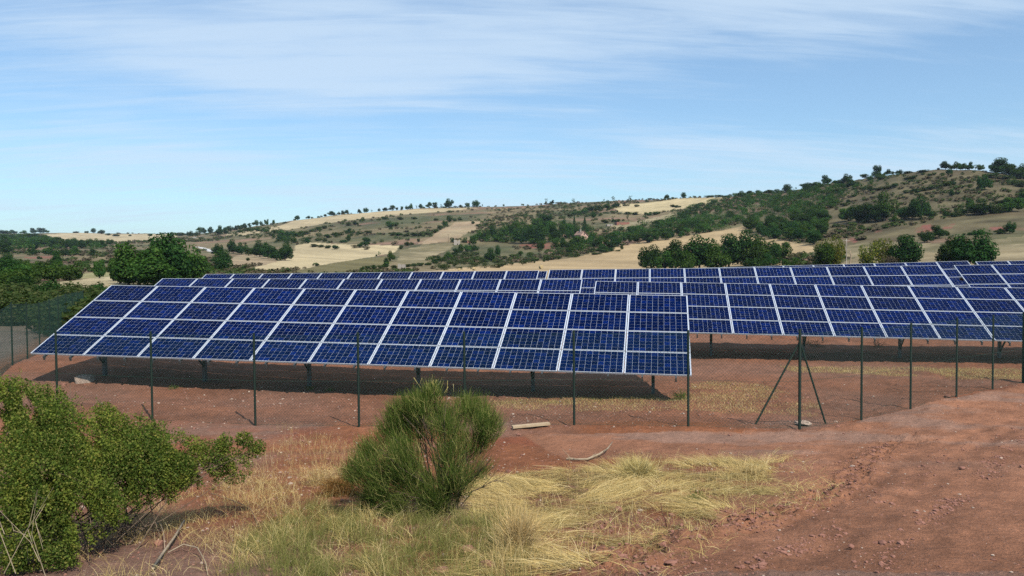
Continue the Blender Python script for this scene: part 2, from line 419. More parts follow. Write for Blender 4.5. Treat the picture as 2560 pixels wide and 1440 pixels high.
# ---------------------------------------------------------------- materials
def mat(name, color=(.5, .5, .5), rough=.7, metal=0.0, spec=.5):
    m = bpy.data.materials.new(name); m.use_nodes = True
    b = m.node_tree.nodes['Principled BSDF']
    b.inputs['Base Color'].default_value = (*color, 1); b.inputs['Roughness'].default_value = rough
    b.inputs['Metallic'].default_value = metal; b.inputs['Specular IOR Level'].default_value = spec
    return m
def nodes(m): return m.node_tree.nodes, m.node_tree.links, m.node_tree.nodes['Principled BSDF']
def noisy(name, c1, c2, scale, rough=.8, bump=0.0, metal=0.0, detail=5, spec=.4, dist=.02):
    m = mat(name, c1, rough, metal, spec); n, l, b = nodes(m)
    t = N(n, 'ShaderNodeTexCoord'); x = N(n, 'ShaderNodeTexNoise'); l.new(t.outputs['Object'], x.inputs['Vector'])
    x.inputs['Scale'].default_value = scale; x.inputs['Detail'].default_value = detail; x.inputs['Roughness'].default_value = .65
    r = N(n, 'ShaderNodeValToRGB'); l.new(x.outputs['Fac'], r.inputs[0])
    r.color_ramp.elements[0].position = .32; r.color_ramp.elements[0].color = (*c1, 1)
    r.color_ramp.elements[1].position = .68; r.color_ramp.elements[1].color = (*c2, 1)
    l.new(r.outputs[0], b.inputs['Base Color'])
    if bump:
        bp = N(n, 'ShaderNodeBump'); bp.inputs['Strength'].default_value = bump; bp.inputs['Distance'].default_value = dist
        l.new(x.outputs['Fac'], bp.inputs['Height']); l.new(bp.outputs[0], b.inputs['Normal'])
    return m
def foliage(name, c1, c2, c3=None, trans=.28, tt=(1.25, 1.35, .5), vary=.5):
    """leaf material: each leaf and each plant varies"""
    m = bpy.data.materials.new(name); m.use_nodes = True; n, l = m.node_tree.nodes, m.node_tree.links
    n.clear()
    o = N(n, 'ShaderNodeOutputMaterial'); g = N(n, 'ShaderNodeNewGeometry'); oi = N(n, 'ShaderNodeObjectInfo')
    r = N(n, 'ShaderNodeValToRGB'); e = r.color_ramp.elements
    e[0].color = (*c1, 1); e[0].position = 0.0; e[1].color = (*c2, 1); e[1].position = .72
    if c3: q = e.new(.97); q.color = (*c3, 1)
    l.new(g.outputs['Random Per Island'], r.inputs[0])
    hs = N(n, 'ShaderNodeHueSaturation'); l.new(r.outputs[0], hs.inputs['Color'])
    l.new(mathn(n, l, 'MULTIPLY_ADD', oi.outputs['Random'], vary, 1-vary/2), hs.inputs['Value'])
    l.new(mathn(n, l, 'MULTIPLY_ADD', oi.outputs['Random'], .035, .4825), hs.inputs['Hue'])
    d = N(n, 'ShaderNodeBsdfDiffuse'); t = N(n, 'ShaderNodeBsdfTranslucent'); mx = N(n, 'ShaderNodeMixShader'); mx.inputs[0].default_value = trans
    l.new(hs.outputs[0], d.inputs[0])
    tm = N(n, 'ShaderNodeMix', data_type='RGBA', blend_type='MULTIPLY'); tm.inputs['Factor'].default_value = 1
    l.new(hs.outputs[0], tm.inputs['A']); tm.inputs['B'].default_value = (*tt, 1)
    l.new(tm.outputs['Result'], t.inputs[0])
    l.new(d.outputs[0], mx.inputs[1]); l.new(t.outputs[0], mx.inputs[2])
    l.new(mx.outputs[0], o.inputs[0])
    return m
def terrain_mat():
    m = mat('terrain', rough=.95, spec=.15); n, l, b = nodes(m)
    a = N(n, 'ShaderNodeVertexColor'); a.layer_name = 'alb'
    g = N(n, 'ShaderNodeNewGeometry')
    def nz(scale, detail, rough):
        x = N(n, 'ShaderNodeTexNoise'); l.new(g.outputs['Position'], x.inputs['Vector'])
        x.inputs['Scale'].default_value = scale; x.inputs['Detail'].default_value = detail; x.inputs['Roughness'].default_value = rough
        return x.outputs['Fac']
    f1, f2, f3 = nz(9.0, 8, .7), nz(45.0, 5, .6), nz(.5, 7, .7)
    v = mathn(n, l, 'MULTIPLY_ADD', f1, 1.0, .5); v2 = mathn(n, l, 'MULTIPLY_ADD', f2, 1.0, .5); v3 = mathn(n, l, 'MULTIPLY_ADD', f3, .5, .75)
    vv = mathn(n, l, 'MULTIPLY', mathn(n, l, 'MULTIPLY', v, v2), v3)
    vo = N(n, 'ShaderNodeTexVoronoi'); vo.inputs['Scale'].default_value = 22; l.new(g.outputs['Position'], vo.inputs['Vector'])
    peb = mathn(n, l, 'LESS_THAN', vo.outputs['Distance'], .16)
    pm = mathn(n, l, 'MULTIPLY', peb, mathn(n, l, 'MULTIPLY', mathn(n, l, 'GREATER_THAN', nz(2.5, 3, .6), .5), .45))
    mx = N(n, 'ShaderNodeMix', data_type='RGBA', blend_type='MULTIPLY'); mx.inputs['Factor'].default_value = 1
    cb = N(n, 'ShaderNodeCombineColor'); [l.new(vv, cb.inputs[i]) for i in range(3)]
    l.new(a.outputs[0], mx.inputs['A']); l.new(cb.outputs[0], mx.inputs['B'])
    m2 = N(n, 'ShaderNodeMix', data_type='RGBA'); l.new(pm, m2.inputs['Factor']); l.new(mx.outputs['Result'], m2.inputs['A']); m2.inputs['B'].default_value = (.36, .30, .27, 1)
    l.new(m2.outputs['Result'], b.inputs['Base Color'])
    h = mathn(n, l, 'ADD', mathn(n, l, 'MULTIPLY', f1, 1.0), mathn(n, l, 'MULTIPLY', f2, .35))
    bp = N(n, 'ShaderNodeBump'); bp.inputs['Strength'].default_value = 1.0; bp.inputs['Distance'].default_value = .07
    l.new(h, bp.inputs['Height']); l.new(bp.outputs[0], b.inputs['Normal'])
    return m
M_TER = terrain_mat()
M_ALU = noisy('aluminium', (.62, .64, .67), (.72, .74, .76), 3, .42, metal=.35, spec=.5)
M_BACK = mat('white backsheet', (.60, .66, .76), .3)
M_STEEL = noisy('galvanised steel', (.10, .105, .11), (.19, .20, .205), 14, .5, .1, .7)
def cell_mat():
    m = mat('silicon cell', (.004, .01, .09), .16, 0, .5); n, l, b = nodes(m)
    g = N(n, 'ShaderNodeNewGeometry'); oi = N(n, 'ShaderNodeObjectInfo'); r = N(n, 'ShaderNodeValToRGB'); e = r.color_ramp.elements
    e[0].color = (.0003, .0040, .030, 1); e[1].color = (.0004, .0078, .058, 1); e[1].position = .85
    q = e.new(.98); q.color = (.001, .011, .092, 1)
    l.new(g.outputs['Random Per Island'], r.inputs[0])
    t = N(n, 'ShaderNodeTexCoord'); v = N(n, 'ShaderNodeTexVoronoi'); v.inputs['Scale'].default_value = 70; l.new(t.outputs['Object'], v.inputs['Vector'])
    hs = N(n, 'ShaderNodeHueSaturation'); l.new(r.outputs[0], hs.inputs['Color'])
    l.new(mathn(n, l, 'ADD', mathn(n, l, 'MULTIPLY_ADD', oi.outputs['Random'], .45, .6), mathn(n, l, 'MULTIPLY', v.outputs['Color'], .35)), hs.inputs['Value'])
    l.new(hs.outputs[0], b.inputs['Base Color'])
    b.inputs['Coat Weight'].default_value = .0; b.inputs['Specular IOR Level'].default_value = .02; b.inputs['Roughness'].default_value = .12
    return m
M_CELL = cell_mat()
M_FENCE = noisy('green fence coating', (.003, .010, .006), (.005, .016, .009), 30, .6, spec=.2)
M_WIRE = mat('green wire', (.018, .07, .045), .4)
M_BARK = noisy('bark', (.055, .04, .028), (.12, .09, .065), 9, .9, .6)
M_TWIG = noisy('twig', (.10, .065, .04), (.20, .14, .09), 20, .85, .3)
M_DEAD = noisy('bleached wood', (.26, .19, .12), (.46, .35, .23), 12, .8, .4)
M_OAK = foliage('oak leaves', (.022, .055, .012), (.055, .11, .022), (.095, .15, .035))
M_DARK = foliage('dark evergreen leaves', (.014, .038, .011), (.034, .076, .019), (.055, .10, .026))
M_BUSH = foliage('scrub leaves', (.028, .050, .015), (.062, .092, .028), (.11, .12, .045))
M_YEL = foliage('yellow green leaves', (.06, .09, .015), (.14, .16, .03), (.26, .22, .03), .35)
M_DRYSH = foliage('grey dry scrub', (.07, .06, .038), (.13, .11, .065), (.18, .14, .08), .2)
M_ROSE = foliage('briar leaves', (.034, .076, .015), (.130, .192, .038), (.26, .26, .07), .4, vary=0)
M_ROSE2 = foliage('light-clump briar leaves', (.080, .125, .020), (.21, .27, .05), (.30, .28, .06), .4, vary=0)  # yellower new-leaf tone; its clumps also paint light-dark shading into the colour
M_BROOM = foliage('broom stems', (.030, .066, .014), (.125, .175, .034), (.42, .38, .13), .25, vary=0)
M_STRAW = foliage('straw', (.44, .31, .10), (.78, .58, .23), (.90, .73, .38), .25, (1, .92, .7), 0)
M_OLIVE = foliage('olive grass', (.12, .14, .035), (.27, .26, .075), (.50, .42, .18), .3, (1.1, 1.1, .6), 0)
M_RUST = foliage('rust brown dead brush', (.16, .075, .025), (.28, .14, .045), (.35, .2, .07), .2)
M_STONE = noisy('rubble stone', (.30, .25, .20), (.46, .40, .33), 4, .9, .5)
M_REDROCK = noisy('red rock', (.20, .085, .055), (.34, .16, .11), 6, .9, .7)
M_PALEROCK = noisy('pale rock', (.34, .23, .17), (.50, .38, .29), 7, .9, .6)
M_ROOF = noisy('old roof tiles', (.30, .17, .12), (.42, .27, .20), 5, .85, .4)
M_PLASTER = noisy('pink plaster', (.50, .30, .23), (.62, .40, .31), 2, .9, .2)
M_VOID = mat('dark opening', (.015, .013, .012), .9)
M_GLASS = mat('window pane', (.03, .035, .04), .1, 0, .8)
M_SHUT = mat('brown shutter', (.12, .07, .045), .7)
M_WHITE = mat('white paint', (.75, .75, .73), .6)
M_PLANK = noisy('sawn timber', (.40, .28, .16), (.54, .40, .25), 5, .75, .2)
M_HAY = noisy('hay', (.42, .29, .13), (.60, .45, .22), 14, .95, .8)
M_BRICK = noisy('red masonry', (.26, .10, .07), (.36, .16, .11), 3, .9, .4)

# ---------------------------------------------------------------- terrain sheets
def build_terrain():
    a_in = np.arange(math.radians(-44), math.radians(44), math.radians(.13))
    a_out = np.linspace(math.radians(44), math.radians(316), 92)[:-1]
    A = np.concatenate([a_in, a_out]); nA = len(A)
    r = [0.02, .5, 1, 1.7, 2.5, 3.2, 3.8, 4.3]
    while r[-1] < 6: r.append(r[-1]*1.02)
    while r[-1] < 45: r.append(r[-1]*1.0072)
    while r[-1] < 1900: r.append(r[-1]*1.0145)
    while r[-1] < 4200: r.append(r[-1]*1.06)
    r = np.array(r); nR = len(r)
    RR, AA = np.meshgrid(r, A, indexing='ij')
    X = RR*np.sin(AA); Y = RR*np.cos(AA)
    AW = (AA+math.pi) % (2*math.pi)-math.pi
    x, y = X.ravel(), Y.ravel()
    z = H(x, y)
    V = np.stack([x, y, z], 1)
    G = V.reshape(nR, nA, 3)
    gr = np.gradient(G, axis=0); ga = (np.roll(G, -1, 1)-np.roll(G, 1, 1))
    nn = np.cross(ga, gr); nn *= np.sign(nn[..., 2:3])+1e-9; nn /= np.linalg.norm(nn, axis=2)[..., None]+1e-12
    nn = nn.reshape(-1, 3); nn[:nA] = (0, 0, 1)
    col, kind = albedo(x, y)
    i = np.arange(nR-1)[:, None]*nA; j = np.arange(nA)[None]; j2 = (j+1) % nA
    F = np.stack([i+j, i+j2, i+nA+j2, i+nA+j], -1).reshape(-1, 4)
    fk = kind[F[:, 0]]
    names = {0: ('ground', 'bare red-brown soil and stony ground of the solar site'), 1: ('dirt_track', 'reddish rutted dirt track curving along the fence on the right'),
             2: ('stubble_fields', 'pale harvested stubble fields in the valley and on the slopes'), 3: ('hillside', 'dry terraced hillside with pasture rising to the skyline')}
    for k, (nm, lab) in names.items():
        f = F[fk == k]
        idx, inv = np.unique(f.ravel(), return_inverse=True)
        me = mesh_from(nm, V[idx], inv.reshape(-1, 4), M_TER, True, colors=col[idx])
        me.normals_split_custom_set_from_vertices(nn[idx].tolist())
        o = obj(nm, me, label=lab, kind='structure')
build_terrain()

# ---------------------------------------------------------------- solar arrays
MX, MY = 1.67, 1.012
PW, PH, FT = 1.65, .992, .04
def panel_meshes():
    b = MB()                                            # frame, local x right, y up the slope, z out of the glass
    w = .014
    b.box((0, 0, -FT), (PW, w, .004)); b.box((0, PH-w, -FT), (PW, PH, .004))
    b.box((0, w, -FT), (w, PH-w, .004)); b.box((PW-w, w, -FT), (PW, PH-w, .004))
    b.box((w, w, -.008), (PW-w, PH-w, -.002), 1)
    fr = b.mesh('solar_panel', [M_ALU, M_BACK])
    c = MB(); cw = .1556; mx = (PW-10*.1592+.0037)/2; my = (PH-6*.1592+.0037)/2
    V = []; F = []
    for i in range(10):
        for j in range(6):
            x0, y0 = mx+i*.1592, my+j*.1592; k = len(V)
            V += [(x0, y0, -.0005), (x0+cw, y0, -.0005), (x0+cw, y0+cw, -.0005), (x0, y0+cw, -.0005)]; F.append((k, k+1, k+2, k+3))
    cm = bpy.data.meshes.new('cells'); cm.from_pydata(V, [], F); cm.materials.append(M_CELL); cm.update()
    return fr, cm
FRAME_ME, CELL_ME = panel_meshes()
b = MB(); b.box((-.02, 0, -.065), (.02, 4.16, -.001)); RAIL_ME = b.mesh('rail', M_STEEL)
b = MB(); b.box((-.02, .0, -.10), (.02, .05, -.065)); b.box((-.035, .0, -.12), (.035, .012, -.10)); BRK_ME = b.mesh('end_bracket', M_STEEL)
def array(TL, yaw, slope, tilt, ncol, label):
    X = np.array(TL); ps, s, t = (math.radians(v) for v in (yaw, slope, tilt))
    u = np.array([math.cos(ps)*math.cos(s), math.sin(ps)*math.cos(s), math.sin(s)])
    h = np.array([math.sin(ps), -math.cos(ps), 0]); h = h-u*(h@u); h /= np.linalg.norm(h)
    n = np.cross(u, h)*-1; n = n if n[2] > 0 else -n
    d = h*math.cos(t)-n*math.sin(t); up = -d; nn = np.cross(u, up)
    BL = X+4*MY*d
    root = bpy.data.objects.new('solar_array', None); COL.objects.link(root)
    M = Matrix(((u[0], up[0], nn[0], BL[0]), (u[1], up[1], nn[1], BL[1]), (u[2], up[2], nn[2], BL[2]), (0, 0, 0, 1)))
    root.matrix_world = M
    root['label'] = label; root['category'] = 'solar array'; root['group'] = 'rows of solar arrays'
    for i in range(ncol):
        for j in range(4):
            jit = random.uniform(-.0025, .0025)
            p = obj('solar_panel', FRAME_ME, root, (i*MX, j*MY+.01, jit))
            p.rotation_euler = (random.uniform(-.003, .003), random.uniform(-.002, .002), 0)
            obj('cells', CELL_ME, p, kind='stuff')
        for q in (.27, .77):
            rl = obj('rail', RAIL_ME, root, (i*MX+q*PW, -.07, -FT-.002))
            obj('end_bracket', BRK_ME, rl, (0, 0.0, 0))
    L = ncol*MX
    for yy in (1.05, 2.95):
        b = MB(); b.box((-.05, yy-.04, -.26), (L, yy+.04, -.108)); obj('beam', b.mesh('beam', M_STEEL), root)
    Mi = np.array(M.inverted())
    for x in np.arange(1.1, L, 3.26):
        b = MB()
        top = BL + u*x + up*1.75 + nn*(-.30)
        g = np.array([top[0], top[1], H1(top[0], top[1])-.3])
        loc = lambda p: (Mi@np.append(p, 1))[:3]
        b.beam(loc(g), loc(top), .12, .09, up=loc(top+u)-loc(top)); obj('pile', b.mesh('pile', M_STEEL), root)
        b = MB(); b.beam((x, .75, -.285), (x, 3.25, -.285), .05, .06, up=(0, 0, 1)); obj('girder', b.mesh('girder', M_STEEL), root)
        mid = np.array([top[0], top[1], top[2]-1.0 if top[2]-1.0 > g[2] else g[2]+.4])
        b = MB(); b.beam(loc(mid), (x, .95, -.31), .045, .045); obj('strut', b.mesh('strut', M_STEEL), root)
    return root, u
_t = ray(1369.5, 677.4); _t = _t/_t[1]*51.04
T4TL = tuple(_t-11*MX*np.array([math.cos(math.radians(-9.5)), math.sin(math.radians(-9.5)), math.sin(math.radians(.6))]))
ARR = [((-13.03, 27.11, -.75), -9.70, -1.07, 26.72, 11, 'front solar array of eleven panel columns, nearest to the wire fence'),
 ((3.34, 33.18, -.91), -9.51, -1.10, 23.81, 11, 'second-row solar array on the right with all four panel rows in view'),
 ((-15.27, 36.44, -.74), -9.51, -.32, 24.83, 11, 'second-row solar array on the left whose top row shows just above the front array'),
 ((-16.71, 45.57, -.71), -9.53, .34, 25.0, 11, 'third-row solar array on the left, thin strip starting beside the big tree'),
 ((1.91, 42.18, -.57), -9.65, .33, 25.11, 11, 'third-row solar array in the middle with upper two panel rows visible'),
 ((21.14, 39.89, -.47), -9.52, .53, 25.01, 11, 'third-row solar array cut by the right picture edge, after the narrow gap'),
 ((7.64, 50.13, -.71), -9.49, 1.24, 24.53, 11, 'fourth-row solar array whose right end shows through the narrow gap on the right'),
 (T4TL, -9.5, .6, 25, 11, 'fourth-row solar array on the left, only a sliver of its right end showing'),]
for a_ in ARR: array(*a_)
ps = math.radians(-9.49); sl = math.radians(1.24)
uu = np.array([math.cos(ps)*math.cos(sl), math.sin(ps)*math.cos(sl), math.sin(sl)])
TL9 = np.array(ray(2438.4, 653.6)); TL9 = TL9/TL9[1]*46.95
array(tuple(TL9), -9.49, .8, 24.5, 11, 'farthest solar array at the right picture edge, only its top panel row visible')

# ---------------------------------------------------------------- fence
def fence():
    root = bpy.data.objects.new('wire_fence', None); COL.objects.link(root)
    root.location = (FENCE_R[8][0], FENCE_R[8][1], H1(*FENCE_R[8])); bpy.context.view_layer.update()
    o = np.array(root.location)
    root['label'] = 'green chain link fence on slim dark posts in front of the solar arrays'; root['category'] = 'fence'
    Hf = 2.02
    tops = {}
    heights = {8: 2.05, 13: 2.04}
    b = MB(); b.tube([(0, 0, -.3), (0, 0, Hf+.03)], .026, 8); PM = b.mesh('post', M_FENCE, True)
    b = MB(); b.tube([(0, 0, -.3), (0, 0, Hf+.05)], .032, 8); PB = b.mesh('post', M_FENCE, True)
    b = MB(); b.box((-.065, -.065, -.3), (.065, .065, Hf+.02)); PG = b.mesh('post', M_FENCE)
    for line in (FENCE_R, FENCE_L[1:]):
        for k, (x, y) in enumerate(line):
            me = PM
            if line is FENCE_R and k in (0, 8): me = PB
            if line is FENCE_R and k == 13: me = PG
            obj('post', me, root, tuple(np.array([x, y, H1(x, y)])-o))
    for line in (FENCE_R, FENCE_L):
        for (ax, ay), (bx, by) in zip(line[:-1], line[1:]):
            A = np.array([ax, ay, H1(ax, ay)]); B = np.array([bx, by, H1(bx, by)])
            L = np.hypot(bx-ax, by-ay); hh = Hf-.06; base = .03
            d = (B-A)/L; nv = np.array([-(by-ay), bx-ax, 0])/L
            pit = .072
            seg = []
            s0 = np.arange(-hh, L, pit)
            for sgn in (1, -1):
                for s in s0:
                    # wire from (s,0) to (s+hh,hh) clipped to the bay
                    a0, a1 = max(s, 0), min(s+hh, L)
                    if a1-a0 < .02: continue
                    z0, z1 = a0-s, a1-s
                    if sgn < 0: z0, z1 = hh-z0, hh-z1
                    off = nv*.0018*sgn
                    seg.append((A+d*a0+np.array([0, 0, base+z0])+off, A+d*a1+np.array([0, 0, base+z1])+off))
            S = np.array(seg)-o
            P0, P1 = S[:, 0], S[:, 1]; rad = .0017
            t = P1-P0; t /= np.linalg.norm(t, axis=1)[:, None]
            e1 = np.broadcast_to(nv, t.shape); e2 = np.cross(t, e1)
            V = []
            for P in (P0, P1):
                for k in range(3):
                    th = 2*math.pi*k/3; V.append(P+rad*(e1*math.cos(th)+e2*math.sin(th)))
            V = np.stack(V, 1).reshape(-1, 3); q = (np.arange(len(S))*6)[:, None]
            F = np.concatenate([q+np.array([[k, (k+1) % 3, 3+(k+1) % 3, 3+k]]) for k in range(3)])
            me = mesh_from('chain_link_mesh', V, F, M_WIRE)
            obj('chain_link_mesh', me, root)
            for zz in (.04, 1.0, hh+.02):
                b = MB(); b.tube([A+(0, 0, zz)-o, (A+B)/2+(0, 0, zz-.006)-o, B+(0, 0, zz)-o], .0022, 4, cap=False)
                obj('tension_wire', b.mesh('tension_wire', M_WIRE), root)
    C = np.array([*FENCE_R[8], H1(*FENCE_R[8])])
    for px, py in ((1889, 1067), (2071, 1061)):
        g = near_hit(px, py); G = np.array([g[0], g[1], H1(*g)-.05])
        b = MB(); b.tube([G-o, C+(0, 0, 1.82)-o], .02, 8); obj('brace', b.mesh('brace', M_FENCE, True), root)
fence()

# ---------------------------------------------------------------- trees and bushes
def crown_mesh(name, m, seed, nblob=18, nleaf=3400, size=.30, flat=.75, core=.25, gaps=1.0, squash=1.0):
    """unit crown: about 1 wide, from z=0 to z=1, scaled per tree; leaf size in the same unit"""
    global rng
    old = rng; rng = np.random.default_rng(seed)
    C = []; R = []
    while len(C) < nblob:
        p = rng.uniform(-1, 1, 3)
        if np.linalg.norm(p) > 1: continue
        if np.linalg.norm(p) < .35 and rng.random() < .7: continue
        if p[2] < -.55: p[2] *= .8
        C.append(p*np.array([.34, .34, .34])*np.array([1, 1, flat/.75])+np.array([0, 0, .5])); R.append(rng.uniform(.11, .21)*gaps)
    C = np.array(C); R = np.array(R)
    pr = R**2/np.sum(R**2); k = rng.choice(nblob, nleaf, p=pr)
    dr = rand_ball(nleaf); rad = R[k]*rng.uniform(.45, 1.08, nleaf)**.6
    P = C[k]+dr*rad[:, None]*np.array([1, 1, .82])
    P += rng.normal(size=P.shape)*.008
    V, F = leaves(P, size*rng.uniform(.6, 1.3, nleaf), .62, .2, outd=dr)
    lo, hi = V.min(0), V.max(0)
    V = (V-np.array([(lo[0]+hi[0])/2, (lo[1]+hi[1])/2, lo[2]]))/np.array([hi[0]-lo[0], hi[1]-lo[1], hi[2]-lo[2]])
    rng = old
    return mesh_from(name, V, F, m)
def trunk_mesh(name, seed, m=None):
    rs = np.random.default_rng(seed); b = MB()
    b.tube([(0, 0, -.06), (.01, 0, .2), (rs.normal()*.02, rs.normal()*.02, .45)], [.045, .034, .026], 7)
    for k in range(5):
        a = k*1.26+rs.uniform(-.3, .3); z = rs.uniform(.22, .42); ln = rs.uniform(.2, .32)
        b.tube([(0.01, 0, z), (math.cos(a)*ln*.5, math.sin(a)*ln*.5, z+.16), (math.cos(a)*ln, math.sin(a)*ln, z+.36)], [.02, .013, .005], 5)
    return b.mesh(name, m or M_BARK, True)
TRUNKS = [trunk_mesh('trunk', s) for s in (1, 2, 3)]
CR = {
 'oak': [crown_mesh('crown', M_OAK, 100+i, nb, 3600, .055, gaps=gp) for i, (nb, gp) in enumerate(((20, 1), (13, 1.05), (16, .95), (10, 1.25), (24, .85)))],
 'dark': [crown_mesh('crown', M_DARK, 200+i, nb, 3800, .055, gaps=gp) for i, (nb, gp) in enumerate(((22, 1.05), (14, 1.1), (18, .95), (11, 1.25), (26, .85)))],
 'yellow': [crown_mesh('crown', M_YEL, 300+i, 16, 1500, .05, gaps=1.0) for i in range(2)],
 'bush': [crown_mesh('foliage', M_BUSH, 400+i, 14, 1500, .085, gaps=1.25) for i in range(4)],
 'dbush': [crown_mesh('foliage', M_DARK, 450+i, 14, 1500, .085, gaps=1.25) for i in range(3)],
 'grey': [crown_mesh('foliage', M_DRYSH, 500+i, 12, 900, .075, gaps=1.2) for i in range(3)],
 'thin': [crown_mesh('crown', M_OAK, 600+i, 9, 420, .07, gaps=.8) for i in range(2)],
}
def conifer_mesh(seed):
    global rng
    old = rng; rng = np.random.default_rng(seed); n = 2600
    z = rng.random(n)**1.25; R = (1-z)*.5*(.62+.38*np.abs(np.sin(z*26))) + .02
    a = rng.random(n)*2*math.pi; q = rng.random(n)**.4
    P = np.stack([R*q*np.cos(a), R*q*np.sin(a), z-.05*q*(1-z)], 1)
    V, F = leaves(P, .06*rng.uniform(.6, 1.2, n), .5, .1)
    rng = old
    V[:, 2] -= V[:, 2].min()
    return mesh_from('crown', V, F, M_DARK)
CR['conifer'] = [conifer_mesh(1), conifer_mesh(2)]
CAT = {'oak': 'tree', 'dark': 'tree', 'yellow': 'tree', 'thin': 'tree', 'conifer': 'tree', 'bush': 'bush', 'dbush': 'bush', 'grey': 'bush'}
def plant(kind, x, y, h, w, label, group=None, name=None, z=None):
    if z is None: z = H1(x, y)
    cat = CAT[kind]
    isb = cat == 'bush'
    nm = name or ('tree' if not isb else 'bush')
    me = random.choice(CR[kind])
    if isb:
        o = obj(nm, me, None, (x, y, z-.06*h)); o.scale = (w, w*random.uniform(.85, 1.1), h*1.06); o.rotation_euler = (0, 0, random.uniform(0, 6.28))
        o['label'] = label; o['category'] = cat
        if group: o['group'] = group
        return o
    o = obj(nm, None, None, (x, y, z), label, cat, group)
    o.rotation_euler = (0, 0, random.uniform(0, 6.28))
    tk = obj('trunk', random.choice(TRUNKS), o); tk.scale = (h*.8, h*.8, h*.95)
    lift = {'thin': .2, 'conifer': .04}.get(kind, .03)
    c = obj('crown', me, o, (0, 0, h*lift)); c.scale = (w, w*random.uniform(.88, 1.08), h*(1-lift))
    return o
ORD = ['first', 'second', 'third', 'fourth', 'fifth', 'sixth', 'seventh', 'eighth', 'ninth', 'tenth', 'eleventh', 'twelfth', 'thirteenth', 'fourteenth', 'fifteenth', 'sixteenth', 'seventeenth', 'eighteenth', 'nineteenth', 'twentieth', 'twenty-first', 'twenty-second', 'twenty-third', 'twenty-fourth', 'twenty-fifth', 'twenty-sixth', 'twenty-seventh', 'twenty-eighth', 'twenty-ninth', 'thirtieth', 'thirty-first', 'thirty-second']
DESC = {'oak': 'rounded green tree', 'dark': 'dark dense tree', 'yellow': 'sparse yellow-green tree', 'thin': 'thin open tree', 'conifer': 'dark pointed conifer', 'bush': 'low green bush', 'dbush': 'dark low bush', 'grey': 'grey dry bush'}
def rows(place, group, s):
    """s: 'kind px py h w' entries, sizes in photo pixels at that distance; labelled by order from the left"""
    L = [e.split() for e in s.split(',')]
    L = [(e[0], *map(float, e[1:])) for e in L]
    L.sort(key=lambda e: e[1])
    cnt = {}; tot = {}
    for e in L: tot[e[0]] = tot.get(e[0], 0)+1
    hm = max(e[3] for e in L)
    for k, px, py, h, w in L:
        x, y, r = far_hit(px, py)
        i = cnt.get(k, 0); cnt[k] = i+1
        d = DESC[k]
        if tot[k] == 1: lab = 'the only %s %s' % (d, place)
        else: lab = '%s %s from the left %s' % (ORD[min(i, 31)], d.replace('sparse ', '').replace('rounded ', ''), place)
        pass
        big_ = 1.14 if k in ('oak', 'dark') else 1.05
        plant(k, x, y, h*r/FPX*big_, w*r/FPX*big_, lab, group)
rows('on the skyline of the central slope', 'trees along the central skyline',
 'dark 744 549 10 15,dark 770 546 7 11,bush 780 544 4 7,bush 813 541 6 9,dark 828 539 10 20,bush 847 536 7 10,dark 858 535 8 11,dark 867 534 9 12,dark 898 532 10 10,dark 915 531 12 12,thin 929 529 6 6,dark 948 528 7 8,dark 964 527 8 16,oak 980 526 13 16,bush 992 525 7 8,oak 1005 524 8 8,dark 1018 524 9 12,oak 1027 523 13 9,thin 1041 522 8 5,dark 1052 521 10 12,oak 1072 520 14 16,dark 1088 519 13 14,thin 1103 519 9 6,dark 1122 519 20 24,bush 1151 517 6 8,oak 1168 517 10 12,dark 1190 517 16 18,thin 1206 516 7 5,bush 1259 514 5 6,thin 1366 513 17 7,dark 1380 510 9 12,thin 1433 508 11 9,thin 1510 504 6 5,thin 1533 503 11 10,thin 1576 501 11 9,bush 1624 499 4 15,dark 1667 497 11 13,dark 1709 496 13 14,bush 1770 494 4 8,dbush 1775 492 4 30,dbush 1805 491 5 30')
rows('on the left end of the central ridge', 'trees on the left part of the ridge',
 'oak 640 563 13 16,dark 653 563 10 9,oak 666 561 13 9,oak 684 560 10 9,dark 624 567 9 10,dark 612 571 12 14,oak 600 573 11 13,dark 588 575 11 13,oak 575 577 12 14,dark 549 588 21 16,dark 565 587 16 14,dark 527 583 14 14,oak 500 586 15 18,dark 512 585 12 12,dark 474 591 12 20,bush 449 590 8 26,oak 430 592 10 14,bush 375 590 5 12,bush 490 590 9 16')
rows('on the distant ridge at far left', 'trees on the far left ridge',
 'dark 5 586 8 18,dark 35 585 8 16,oak 20 586 7 14,oak 60 585 7 14,dark 84 584 11 14,dark 101 583 11 18,oak 116 583 7 14,bush 191 583 4 18,dark 234 583 10 12,dark 253 585 9 16,bush 270 588 5 14,bush 290 590 6 18,bush 325 590 4 8,oak 217 584 5 10')
rows('below the pale far ridge field', 'trees in the far left band',
 'oak 10 602 14 24,dark 30 600 13 22,oak 50 601 14 22,oak 70 598 12 24,dark 90 600 14 24,oak 110 603 14 24,oak 128 608 14 22,dark 146 612 14 22,dark 12 620 26 26,oak 60 620 20 26,dark 82 622 22 22,oak 105 615 16 24,dark 132 620 18 22,oak 150 621 20 22,dark 168 621 20 24,dark 185 622 22 20,dark 205 621 18 20,oak 224 618 16 18,oak 240 619 18 16,dark 258 621 17 16,bush 35 614 12 18,oak 275 612 12 16')
rows('standing on the terraces at the left', 'scattered trees on the left terraces',
 'dark 18 636 20 32,dark 82 640 17 18,oak 122 641 17 24,dark 164 643 18 18,oak 184 640 20 20,dark 231 643 16 14,oak 203 673 18 32,oak 249 696 40 27,oak 284 703 46 28,bush 140 643 10 10,bush 265 640 8 14,dbush 100 650 7 12')
